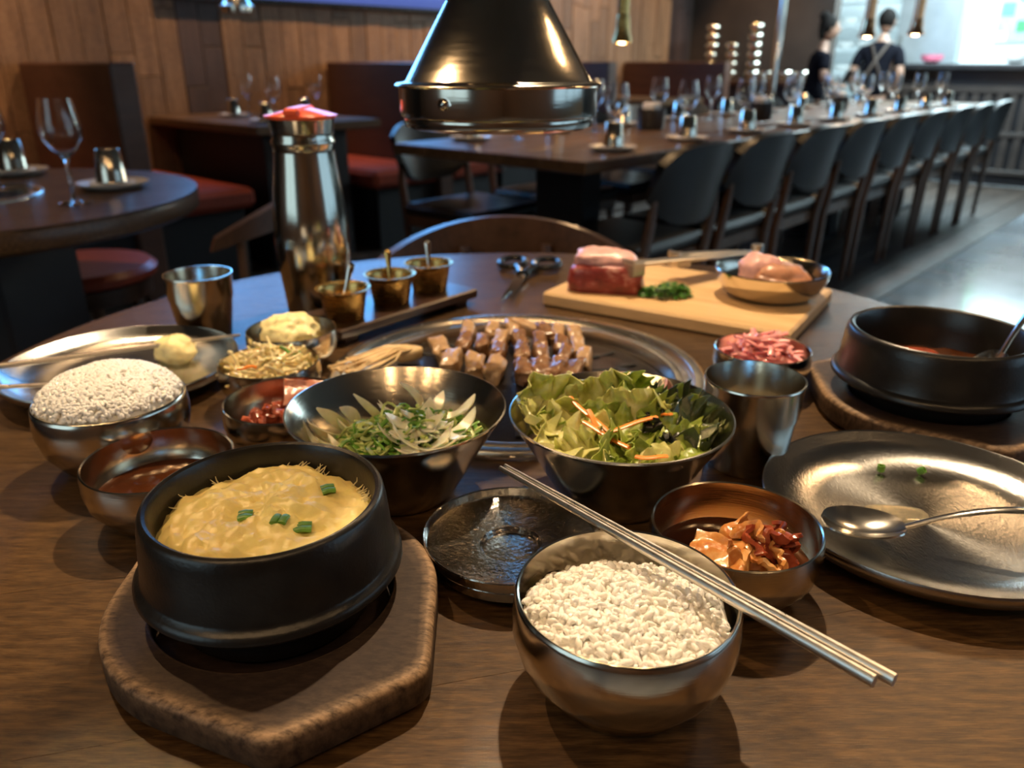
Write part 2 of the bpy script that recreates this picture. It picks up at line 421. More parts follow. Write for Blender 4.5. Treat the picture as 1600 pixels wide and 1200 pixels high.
# floor boards under the dining tables (pieces), beyond them the base floor shows
fb = G().box(-.09, .09, -.9, .9, -.011, 0, .002).mesh('floor_board')
fb2 = G().box(-.9, .9, -.09, .09, -.011, 0, .002).mesh('floor_board')
k = 0
for j in range(20):
    v = 1.215+.184*j
    if v > V1-.05: break
    off = (j*.73) % 1.8
    u = -.9+off-.9
    while u < 8.2:
        link('floor_board', fb2, 'floor_wood', fl, (u, v, 0)); u += 1.804
struct('floor_aisle', G().box(U0, U1, V0, 1.12, -.1, 0), 'aisle_concrete', rot=RR)
struct('ceiling', G().box(U0, U1, V0, V1, HC, HC+.1), 'dark_ceiling', rot=RR)
wl = struct('wall_left', G().box(U0, 8.1, V1, V1+.15, 0, HC), 'dark_wall', rot=RR)
# cladding boards on the left wall
bm_cache = {}
def board_mesh(L, dark):
    key = (round(L, 2), dark)
    if key not in bm_cache:
        me = G().box(-.066, .066, -.012, .012, 0, L-.004, .003).mesh('wall_board'); me.materials.append(MATS['wall_board_dark' if dark else 'wall_board']); bm_cache[key] = me
    return bm_cache[key]
rb = random.Random(3)
u = .42
while u < 8.05:
    z = .3-rb.choice((0, .12, .2)); dark = 2.32 < u < 2.62 or u > 7.7
    while z < 1.75:
        L = rb.choice((.42, .6, .78))
        z0 = max(z, .02)
        link('wall_board', board_mesh(L, dark), None, wl, (u, V1-.004-rb.choice((0, .003, .008)), z0)); z = z0+L
    u += .135
struct('wall_left_upper', G().box(U0, 8.1, V1-.012, V1+.01, 2.3, HC), 'wall_board', rot=RR)
wb = struct('wall_back', G().box(8.1, 8.25, 3.24, V1, 0, HC).box(8.1, 8.25, V0, 3.24, 2.55, HC), 'dark_wall', rot=RR)
struct('wall_kitchen', G().box(U1, U1+.1, V0, V1, 0, HC).box(8.25, U1, V1, V1+.1, 0, HC).box(8.25, U1, V0-.1, V0, 0, HC), 'kitchen_white', rot=RR)
struct('floor_kitchen', G().box(8.3, U1, V0, V1, 0, .004), 'kitchen_white', rot=RR)
# right wall with a row of windows, front wall with one window (daylight comes through these)
wr = struct('wall_right', G().box(U0, 1.7, V0-.15, V0, 0, HC).box(7.5, 8.25, V0-.15, V0, 0, HC).box(1.7, 7.5, V0-.15, V0, 0, .5).box(1.7, 7.5, V0-.15, V0, 2.5, HC), 'wall_board', rot=RR)
wf = struct('wall_front', G().box(U0-.15, U0, V0, -.05, 0, HC).box(U0-.15, U0, 1.85, V1, 0, HC).box(U0-.15, U0, -.05, 1.85, 0, .7).box(U0-.15, U0, -.05, 1.85, 2.4, HC), 'wall_board', rot=RR)
for i in range(4):
    a = 1.7+1.45*i
    w = struct('window_%d' % (i+1), G().box(a, a+.05, V0-.12, V0-.04, .5, 2.5).box(a+1.4, a+1.45, V0-.12, V0-.04, .5, 2.5).box(a+.05, a+1.4, V0-.12, V0-.04, .5, .56).box(a+.05, a+1.4, V0-.12, V0-.04, 2.44, 2.5), 'window_frame_paint', rot=RR)
    link('pane', G().box(a+.05, a+1.4, V0-.09, V0-.08, .56, 2.44), 'window_pane', w)
w = struct('window_5', G().box(U0-.12, U0-.04, -.05, 0, .7, 2.4).box(U0-.12, U0-.04, .88, .94, .7, 2.4).box(U0-.12, U0-.04, 1.8, 1.85, .7, 2.4).box(U0-.12, U0-.04, -.05, 1.85, .7, .75).box(U0-.12, U0-.04, -.05, 1.85, 2.35, 2.4), 'window_frame_paint', rot=RR)
for a, b in ((0, .88), (.94, 1.8)): link('pane', G().box(U0-.09, U0-.08, a, b, .75, 2.35), 'window_pane', w)

# ================================================================== BACKGROUND FURNITURE
def booth(u, label, n_):
    t = thing('booth_bench', label, 'booth', P(u, 4.18), RZ, 'high-backed booth benches along the board wall')
    link('back_panel', G().box(0, .11, -.55, .53, 0, 1.035, .008), 'booth_wood', t)
    for sg, x0 in ((-1, -.5), (1, .11)):
        link('seat_base', G().box(x0+(.05 if sg < 0 else 0), x0+.5-(.05 if sg > 0 else 0), -.5, .53, 0, .36, .005), 'booth_base', t)
        link('seat_cushion', G().box(x0, x0+.5, -.55, .53, .36, .46, .025), 'booth_red', t)
    return t
booth(1.5, 'high brown booth bench right behind the round table on the left', 0)
booth(3.36, 'reddish booth bench with red seat cushion behind the steel water bottle', 1)
booth(5.06, 'booth bench mostly hidden behind the conical extraction hood', 2)
booth(6.82, 'warm-lit orange-brown booth bench furthest along the board wall', 3)
def booth_table(u, label):
    t = thing('booth_table', label, 'table', P(u, 4.15), RZ, 'tables between the booth benches')
    link('table_top', G().box(-.38, .38, -.58, .57, .705, .75, .006), 'long_table_wood', t)
    link('base_box', G().box(-.26, .26, -.42, .5, 0, .705, .004), 'booth_base', t)
booth_table(2.5, 'dark booth table set with glasses behind the steel water bottle, left')
booth_table(4.28, 'booth table in the middle bay behind the hood')
booth_table(6.0, 'booth table in the last bay before the orange-brown bench')

# ---- tableware prototypes
def glass_mesh(s=1.0):
    o = [(0, 0), (.034, .0005), (.034, .002), (.012, .004), (.0045, .012), (.0038, .05), (.0038, .085), (.008, .097), (.024, .112), (.039, .135), (.0425, .15), (.041, .17), (.036, .198), (.0325, .218)]
    i = [(.0315, .218), (.035, .198), (.04, .17), (.0414, .15), (.038, .136), (.0235, .114), (.008, .1), (0, .0985)]
    return G().lathe([(r*s, z*s) for r, z in o+i], 28).mesh('wine_glass', 50)
GL = glass_mesh()
def cup_prof(Rt, Rb, h, th=.0012):
    return [(0, .002), (Rb-.004, .002), (Rb-.002, 0), (Rb, .002), (Rb+(Rt-Rb)*.62, h*.6), (Rb+(Rt-Rb)*.66+.0008, h*.635), (Rt-.0012, h-.004), (Rt, h-.0012), (Rt-.0004, h), (Rt-th-.0004, h), (Rt-th-.001, h-.004), (Rb+(Rt-Rb)*.62-th, h*.62), (Rb-th, .006), (0, .005)]
CUPI = G().lathe([(r, .078-z) for r, z in cup_prof(.0365, .028, .078)][::-1], 32).mesh('steel_cup')
PLATE = G().lathe([(0, 0), (.05, 0), (.066, .004), (.083, .014), (.084, .016), (.081, .0155), (.064, .007), (.05, .0045), (0, .004)], 36).mesh('plate')
nap = G()
nap.box(-.05, .05, -.028, .028, 0, .004, .001).box(-.048, .048, -.026, .026, .004, .0075, .001)
NAP = nap.mesh('folded_napkin')
for me, m in ((GL, 'clear_glass'), (CUPI, 'bowl_steel'), (PLATE, 'pale_plate'), (NAP, 'napkin')): me.materials.append(MATS[m])
def glass(loc, label, group): return tag(link('wine_glass', GL, None, None, loc), label, 'wine glass', group)
def setting(c, z, gdir, rz, where, group):
    """pale side plate, napkin on it, upturned steel cup standing on the napkin, wine glass beside"""
    tag(link('side_plate', PLATE, None, None, (c[0], c[1], z)), 'pale side plate '+where, 'plate', 'side plates '+group)
    d = Vector((cos(rz), sin(rz)))
    tag(link('folded_napkin', NAP, None, None, (c[0], c[1], z+.0075), (0, 0, rz)), 'folded white napkin '+where, 'napkin', 'napkins '+group)
    tag(link('steel_cup', CUPI, None, None, (c[0], c[1], z+.0152)), 'upturned steel cup '+where, 'cup', 'upturned cups '+group)
    if gdir is not None: glass((c[0]+gdir[0], c[1]+gdir[1], z), 'stemmed wine glass '+where, 'wine glasses '+group)

for (u, v, w) in ((2.3, 3.78, 'on the booth table, nearest the aisle'), (2.42, 4.3, 'on the booth table, left of the hidden bottle neck'), (2.72, 4.05, 'on the booth table, right beside the bottle cap')):
    p = P(u, v); setting(p, .75, P(.12, .1) if u < 2.4 else P(.14, .08), RZ, w, 'on the booth table')

# ---- round table with built-in grill (two of them)
GR = .188
def grill_ring():
    return [(GR-.0, -.004), (GR, .001), (GR-.002, .0045), (GR-.006, .006), (GR-.013, .0055), (GR-.016, .002), (GR-.018, -.003), (GR-.021, -.003), (GR-.023, .001), (GR-.027, .0025), (GR-.031, .0015), (GR-.033, -.004), (GR-.035, -.014), (GR-.05, -.014), (GR-.05, -.018), (GR, -.018), (GR, -.004)]
def round_table(label, loc, rz, R, group):
    t = thing('round_table', label, 'table', loc, 0, group)
    n = 8; w = 2*R/n; hole = GR-.001; nn = Vector((-sin(rz), cos(rz), 0)); dd = Vector((cos(rz), sin(rz), 0))
    top = link('table_top', G().lathe([(GR+.001, .705), (R-.012, .705), (R-.006, .708), (R-.006, .7375), (GR+.001, .7375), (GR+.001, .705)], 72), 'table_wood', t)
    for k in range(n):
        y0 = -R+w*k+.00012; y1 = -R+w*(k+1)-.00012
        # outline of a stave: between y0,y1 inside the disc, outside the grill hole; split in two halves where the hole cuts it
        def half(sg):
            N_ = 14; out = []; inn = []
            for i in range(N_+1):
                y = y0+(y1-y0)*i/N_
                xo = sqrt(max(0, R*R-y*y)); xi = sqrt(max(0, hole*hole-y*y)) if abs(y) < hole else 0
                out.append((xo, y)); inn.append((xi, y))
            return out, inn
        cuts = max(0, hole-min(abs(y0), abs(y1))) if (y0*y1 > 0) else 1
        def mk(ring):
            P3 = []
            for (x, y) in ring: P3.append(dd*x+nn*y)
            lo = [p+Vector((0, 0, .738)) for p in P3]; hi = [p+Vector((0, 0, .75)) for p in P3]
            return G().prism([lo, hi])
        o, i_ = half(1)
        if cuts > 0 and any(x > 0 for x, _ in i_):
            A = [(x, y) for x, y in o]+[(x, y) for x, y in reversed(i_)]
            B = [(-x, y) for x, y in i_]+[(-x, y) for x, y in reversed(o)]
            # right half runs outer edge upwards then back along the hole: already CCW
            link('plank', mk(A), 'table_wood', top, (0, 0, 0)); link('plank', mk(B), 'table_wood', top, (0, 0, 0))
        else:
            A = [(x, y) for x, y in o]+[(-x, y) for x, y in reversed(o)]
            A = [q for j, q in enumerate(A) if j == 0 or hypot(q[0]-A[j-1][0], q[1]-A[j-1][1]) > 1e-5]
            link('plank', mk(A), 'table_wood', top, (0, 0, 0))
    link('edge_band', G().lathe([(R-.004, .705), (R, .709), (R+.001, .742), (R-.003, .7495), (R-.008, .7502), (R-.012, .7502), (R-.012, .70), (R-.004, .705)], 96), 'table_wood', top)
    link('pedestal', G().box(-.17, .17, -.17, .17, .02, .705, .01), 'booth_base', t)
    link('foot_plate', G().lathe([(0, 0), (.3, 0), (.3, .015), (.28, .02), (0, .02)], 40), 'booth_base', t)
    g = thing('table_grill', label and ('round steel-rimmed grill sunk into the '+('laid dining table under the hood' if loc[0] > -.5 else 'left background round table')), 'grill', (loc[0], loc[1], .75), 0, 'built-in table grills')
    link('rim', G().lathe(grill_ring(), 96), 'grill_rim_steel', g)
    gp = link('grill_plate', G().lathe([(0, -.017), (GR-.051, -.017), (GR-.036, -.0138), (GR-.036, -.012), (GR-.045, -.009), (.1, -.004), (.05, -.002), (0, -.002)], 72), 'grill_iron', g)
    for ri, (rad, cnt) in enumerate(((.118, 20), (.092, 16), (.066, 12))):
        sm = G().box(-.014, .014, -.0022, .0022, -.0012, .0008, .0006).mesh('slot')
        for i in range(cnt):
            a = 2*pi*(i+.5*ri)/cnt
            zz = -.0035-.006*max(0, (rad-.1))/.04 if rad > .1 else -.0035
            link('slot', sm, 'slot_dark', gp, (rad*cos(a), rad*sin(a), zz+.0005), (0, 0, a*1.0))
    return t
TC = Vector((.005, .735, 0)); TR = .538
round_table('round wooden dining table laid with steel bowls in the foreground', TC, radians(14), TR, 'round grill tables')
LT = Vector((-1.29, 1.84, 0))
round_table('dark round table with wine glasses at the left edge', LT, RZ, .53, 'round grill tables')
Z = .75
for (x, y, w, gl) in ((-.985, 1.985, 'on the left round table, right-hand place', None), (-1.37, 2.23, 'on the left round table, far place', None)):
    setting((x, y), Z, gl, RZ*.4, w, 'on the left round table')
glass((-.965, 1.76, Z), 'clear stemmed wine glass standing alone, largest, left background table', 'wine glasses on the left round table')
glass((-1.245, 1.95, Z), 'clear wine glass cut by the left picture edge', 'wine glasses on the left round table')

# ---- chairs
def dining_chair(label, loc, rz, group):
    """faces local +y; curved dark leather back on wooden posts"""
    t = thing('dining_chair', label, 'chair', loc, rz, group)
    link('seat', G().box(-.225, .225, -.2, .23, .425, .475, .018), 'chair_leather', t)
    link('seat_frame', G().box(-.21, .21, -.19, .22, .375, .425, .004), 'chair_wood', t)
    def back(s, r):
        x = (s-.5)*.43; y = -.235-.05*(1-(2*(s-.5))**2)-.05*(r-.5)
        lo = .545+.09*(abs(2*(s-.5))**3.5); hi = .80-.055*abs(2*(s-.5))**4
        return (x, y, lo+(hi-lo)*r)
    link('backrest', G().sheet(back, 15, 9, .03), 'chair_leather', t)
    for sx in (-1, 1):
        link('leg', G().tube([(sx*.2, -.19, 0), (sx*.2, -.2, .4), (sx*.2, -.225, .55), (sx*.19, -.235, .67)], [.013, .019, .017, .011], 8), 'chair_wood', t)
        link('leg', G().tube([(sx*.205, .21, 0), (sx*.195, .195, .42)], [.012, .019], 8), 'chair_wood', t)
    return t
NCH = 9
chairs = []
for k in range(NCH):
    lab = 'dark leather dining chair, %s from the near end, aisle side of the long table' % ORD[k]
    loc = P(2.36+.5*k, 1.585)
    if k == 0: c0 = dining_chair(lab, loc, RZ, 'leather chairs along the long table')
    else: dup(c0, lab, loc, RZ)
for k in range(NCH-1):
    dup(c0, 'dark leather dining chair, %s from the near end, wall side of the long table' % ORD[k], P(2.46+.56*k, 2.46), RZ+pi)
def bent_chair(label, loc, rz, seatmat, group='bentwood armchairs at the round tables', wide=0, rx=.245):
    """faces local +y; a wide bent wooden rail wraps round the back"""
    t = thing('bentwood_chair', label, 'chair', loc, rz, group)
    link('seat', G().lathe([(0, .43), (.2, .43), (.222, .44), (.225, .46), (.21, .475), (0, .48)], 40), seatmat, t)
    link('seat_frame', G().lathe([(0, .39), (.2, .39), (.205, .43), (0, .43)], 40), 'chair_wood', t)
    def rail(s, r):
        a = radians(200+140*s); e = (2*s-1)
        h = .07*(1-.6*e*e)+wide*(1-.3*e*e); zz = .67+.07*(1-e*e)-wide*.5
        return (rx*cos(a), .05+.27*sin(a)-.012*r, zz+h*(r-.5))
    link('back_rail', G().sheet(rail, 27, 5, .022), 'chair_wood', t)
    for a in (215, 255, 285, 325):
        x, y = (rx-.01)*cos(radians(a)), .05+.26*sin(radians(a)); e = (a-270)/70
        link('spindle', G().tube([(x*.82, y*.8, .42), (x, y, .66+.07*(1-e*e))], .011, 8), 'chair_wood', t)
    for sx in (-1, 1):
        for sy in (-1, 1): link('leg', G().tube([(sx*.19, sy*.19, 0), (sx*.145, sy*.145, .4)], [.012, .018], 8), 'chair_wood', t)
    return t
b0 = bent_chair('bentwood chair pushed in at the far side of the laid table', (-.0, 1.235, 0), pi+.06, 'chair_leather', wide=.22, rx=.3)
t = thing('round_stool', 'red-cushioned wooden stool tucked beside the left round table', 'stool', (-1.33, 2.36, 0), .3)
link('cushion', G().lathe([(0, .42), (.2, .42), (.225, .432), (.228, .452), (.21, .468), (0, .474)], 40), 'booth_red', t)
link('seat_frame', G().lathe([(0, .37), (.205, .37), (.21, .42), (0, .42)], 40), 'chair_wood', t)
for a in range(4): link('leg', G().tube([(.2*cos(a*pi/2), .2*sin(a*pi/2), 0), (.15*cos(a*pi/2), .15*sin(a*pi/2), .38)], [.014, .02], 8), 'chair_wood', t)
bent_chair('dark bentwood chair between the left round table and the water bottle', (-.7, 1.93, 0), pi/2, 'chair_leather')

# ---- long table with its place settings
t = thing('long_table', 'long dark wooden table laid with glasses and cups, in front of the counter', 'table', P(2.02, 1.98), RZ)
for j in range(5):
    link('plank', G().box(0, 4.95, -.46+.184*j+.001, -.46+.184*(j+1)-.001, .71, .75, .004), 'long_table_wood', t)
for x in (.5, 1.8, 3.1, 4.4): link('pedestal', G().box(x-.06, x+.06, -.12, .12, .02, .71, .005), 'booth_base', t); link('foot_plate', G().box(x-.2, x+.2, -.15, .15, 0, .02, .004), 'booth_base', t)
for k in range(9):
    for side, v in (('aisle', 1.66), ('wall', 2.3)):
        uu = 2.36+.5*k if side == 'aisle' else 2.3+.52*k
        setting(P(uu, v), .75, P(.16, .1 if side == 'aisle' else -.1), RZ, 'at the %s %s-side place along the long table' % (ORD[k], side), 'on the long table')
for (u, v, w) in ((3.25, 2.08, 'nearest the hood'), (4.15, 1.98, 'in the middle of the long table'), (5.2, 1.98, 'towards the far end of the long table')):
    t = thing('utensil_caddy', 'dark round utensil caddy holding napkins, '+w, 'caddy', P(u, v, .75), RZ, 'caddies on the long table')
    link('pot', G().lathe([(0, 0), (.055, 0), (.062, .01), (.066, .09), (.063, .09), (.058, .012), (0, .01)], 28), 'dark_plate', t)
    link('napkin_bundle', G().box(-.035, .035, -.03, .03, .01, .115, .006), 'napkin', t)

# ---- extraction hoods and pendants
def hood(label, loc, top, s=1.0):
    t = thing('extraction_hood', label, 'hood', loc, 0, 'conical extraction hoods')
    link('cone', G().lathe([(r*s, z*s) for r, z in [(.041, .099), (.0785, .0325), (.0865, .031), (.0895, .031), (.0905, .0325), (.0885, .0345), (.083, .035), (.0805, .0362), (.043, .0995), (.041, .0995), (.041, .099)]], 72), 'hood_steel', t)
    link('collar_ring', G().lathe([(r*s, z*s) for r, z in [(.082, .031), (.0865, .031), (.0865, .012), (.086, .008), (.083, .006), (.082, .006), (.082, .031)]], 72), 'hood_steel', t)
    link('lower_ring', G().lathe([(r*s, z*s) for r, z in [(.078, .01), (.0825, .008), (.0835, .004), (.082, -.001), (.077, -.003), (.072, -.001), (.07, .01), (.078, .01)]], 72), 'hood_steel', t)
    link('inner_baffle', G().lathe([(0, .03*s), (.07*s, .012*s), (.078*s, .008*s), (.078*s, .01*s), (0, .034*s)], 48), 'black_plastic', t)
    link('duct_pipe', G().lathe([(.0405*s, .092*s), (.0405*s, top-loc[2]), (.038*s, top-loc[2]), (.038*s, .092*s), (.0405*s, .092*s)], 40), 'hood_steel', t)
    link('duct_collar', G().lathe([(.0415*s, .098*s), (.0452*s, .0995*s), (.0458*s, .111*s), (.0425*s, .113*s), (.0415*s, .098*s)], 40), 'hood_steel', t)
    sc = link('screw', G().lathe([(0, .0035), (.0032, .003), (.0046, .0015), (.005, 0), (.0075, -.0004), (.0075, -.0014), (0, -.0014)], 18), 'polished_steel', t, (-.0865*s*sin(radians(29)), -.0865*s*cos(radians(29)), .0195*s), (radians(90), 0, -radians(29)))
    link('screw_slot', G().box(-.003, .003, -.0006, .0006, .0022, .0034).box(-.0006, .0006, -.003, .003, .0022, .0034), 'slot_dark', sc)
    return t
hood('large polished conical extraction hood hanging over the grill', (-.012, .735, .75+.2385), HC)
hood('small conical hood over the booth table, upper left', tuple(P(2.4, 4.1, 1.275)), HC, .95)
hood('round polished hood above the long table, beside the steel pipe', tuple(P(4.03, 1.9, 1.345)), HC, 1.05)
def pendant(label, u, v, zb, mat, k=1.0):
    t = thing('pendant_lamp', label, 'lamp', P(u, v, zb), 0, 'slim pendant lamps over the long table')
    link('tube', G().lathe([(.018*k, .09), (.02*k, .09), (.02*k, HC-zb), (.018*k, HC-zb), (.018*k, .09)], 24), mat, t)
    link('shade', G().lathe([(r*k, z) for r, z in [(.02, .1), (.024, .07), (.024, .04), (.033, .008), (.034, 0), (.032, 0), (.022, .04), (.018, .1), (.02, .1)]], 28), mat, t)
    link('bulb', G().lathe([(r*k, z) for r, z in [(0, -.004), (.012, .0), (.018, .016), (.016, .034), (.009, .055), (0, .055)]], 20), 'lamp_glow', t)
    l = bpy.data.lights.new('pendant_light', 'POINT'); l.energy = 2.2; l.color = WARM; l.shadow_soft_size = .02
    lo = bpy.data.objects.new('pendant_light', l); C.objects.link(lo); lo.location = P(u, v, zb-.03)
pendant('slim brass pendant lamp just right of the big hood', 2.73, 1.9, 1.105, 'brass', 1.1)
pendant('copper pendant lamp between the two people', 5.3, 1.9, 1.175, 'copper', 1.6)
pendant('copper pendant lamp right of the man in black', 6.2, 1.9, 1.205, 'copper', 1.7)

# ---- television on the left wall (its lower edge shows at the top of the picture)
t = thing('television', 'large wall television with a blue picture above the booth benches', 'television', P(3.5, V1-.03, 1.36), RZ)
link('casing', G().box(-1.25, .95, -.05, 0, 0, 1.1, .006), 'screen_black', t)
link('screen', G().box(-1.23, .93, -.054, -.05, .03, 1.07), 'tv_picture', t)

# ---- station with stacked bowls, pipe, counter
t = thing('side_station', 'dark side station with stacked steel bowls on top', 'cabinet', P(7.8, 3.85), RZ)
link('body', G().box(-.25, .25, -.75, .55, 0, .83, .005), 'counter_dark', t)
link('worktop', G().box(-.28, .28, -.78, .58, .83, .87, .005), 'chair_wood', t)
BOWLS = G().lathe([(0, 0), (.03, 0), (.034, .006), (.062, .024), (.076, .052), (.075, .07), (.066, .0835), (.063, .0835), (.071, .07), (.072, .053), (.058, .028), (.03, .009), (0, .009)], 28).mesh('steel_bowl'); BOWLS.materials.append(MATS['bowl_steel'])
for si, (v, n, w) in enumerate(((4.29, 6, 'left'), (4.06, 4, 'middle'), (3.83, 6, 'right'))):
    for k in range(n):
        tag(link('steel_bowl', BOWLS, None, None, P(7.75, v, .871+.084*k)), 'steel bowl in the %s stack on the side station, %s from the bottom' % (w, ORD[k]), 'bowl', 'stacked bowls on the side station')
for k, v in enumerate((3.64, 3.47, 3.3, 3.14)):
    tag(link('steel_bowl', BOWLS, None, None, P(7.7, v, .871)), 'single steel bowl on the side station, %s from the left' % ORD[k], 'bowl', 'single bowls on the side station')
solo('steel_pipe', G().lathe([(0, 0), (.035, 0), (.035, HC), (0, HC)], 24), 'polished_steel', 'vertical polished steel pipe between the bowl stacks and the woman', 'pipe', P(7.0, 3.25))
t = thing('service_counter', 'long dark service counter with slatted front before the bright kitchen', 'counter', P(8.3, 3.0), RZ)
link('worktop', G().box(-.12, .5, -6.1, .05, .97, 1.02, .006), 'counter_dark', t)
link('body', G().box(0, .45, -6.05, 0, 0, .97, .004), 'counter_dark', t)
link('upper_rail', G().box(-.03, 0, -6.05, 0, .78, .84, .004), 'counter_slat', t); link('middle_rail', G().box(-.03, 0, -6.05, 0, .42, .46, .004), 'counter_slat', t); link('lower_rail', G().box(-.03, 0, -6.05, 0, .1, .14, .004), 'counter_slat', t)
sl = G().box(-.022, 0, -.03, .03, .46, .78, .004).mesh('slat'); sl2 = G().box(-.022, 0, -.03, .03, .14, .42, .004).mesh('slat')
for k in range(50):
    link('slat', sl, 'counter_slat', t, (0, -.06-.1*k, 0)); link('slat', sl2, 'counter_slat', t, (0, -.06-.1*k, 0))

# ---- kitchen contents
t = thing('kitchen_cabinet', 'tall grey metal kitchen cabinet behind the man', 'cabinet', P(9.5, 2.85), RZ)
link('body', G().box(0, .7, -.35, .25, 0, 1.75, .01), 'grey_metal_panel', t); link('door', G().box(-.02, 0, -.34, .24, .02, 1.74, .005), 'grey_metal_panel', t); link('handle', G().tube([(-.05, .18, .8), (-.05, .18, 1.3)], .012), 'polished_steel', t)
solo('kitchen_partition', G().box(0, .1, -3.2, 0, 0, 2.6, .004), 'kitchen_white', 'white kitchen partition wall at the right picture edge', 'wall', P(9.4, 2.42), (0, 0, RZ))
t = thing('notice_board', 'grey notice board with green slips on the white kitchen wall', 'notice board', P(9.395, 2.02, 1.2), RZ)
link('board', G().box(-.015, 0, -.2, .12, 0, .5, .003), 'notice_grey', t)
for (a, b, c, d, m) in ((-.19, -.04, .37, .48, 'paper_green'), (-.19, -.05, .1, .2, 'paper_green'), (-.01, .1, .24, .36, 'paper_blue'), (.02, .11, .02, .1, 'paper_white')):
    link('paper_slip', G().box(-.018, -.0151, a, b, c, d), m, t)
t = thing('kitchen_shelf', 'white kitchen shelf unit crowded with dishes, behind the woman', 'shelf', P(9.9, 4.0), RZ)
for z in (.9, 1.15, 1.4, 1.65): link('shelf_board', G().box(0, .4, -.8, .7, z, z+.025, .003), 'kitchen_white', t)
for y in (-.79, .67): link('upright', G().box(0, .4, y, y+.02, 0, 1.75, .003), 'grey_metal_panel', t)
DISH = G().lathe([(0, 0), (.05, 0), (.09, .03), (.1, .075), (.097, .075), (.085, .032), (.05, .006), (0, .006)], 24).mesh('white_bowl'); DISH.materials.append(MATS['white_dish'])
for zi, z in enumerate((.925, 1.175, 1.425)):
    for k in range(6):
        tag(link('white_bowl', DISH, None, None, P(10.08, 3.4+.22*k, z+.001)), 'white bowl on the %s kitchen shelf, %s from the right' % (('lower', 'middle', 'upper')[zi], ORD[k]), 'bowl', 'white bowls on the kitchen shelves')
for k, (v, mt, w) in enumerate(((2.45, 'pink_plastic', 'pink bowl on the counter beside the man'), (1.75, 'white_dish', 'white bowl on the counter under the notice board'), (1.5, 'white_dish', 'white bowl on the counter, second under the notice board'), (1.28, 'grey_metal_panel', 'grey metal bowl on the counter near the right edge'))):
    me = DISH.copy(); me.materials.clear(); me.materials.append(MATS[mt])
    tag(link('serving_bowl', me, None, None, P(8.6, v, 1.021)), w, 'bowl', 'bowls on the service counter')

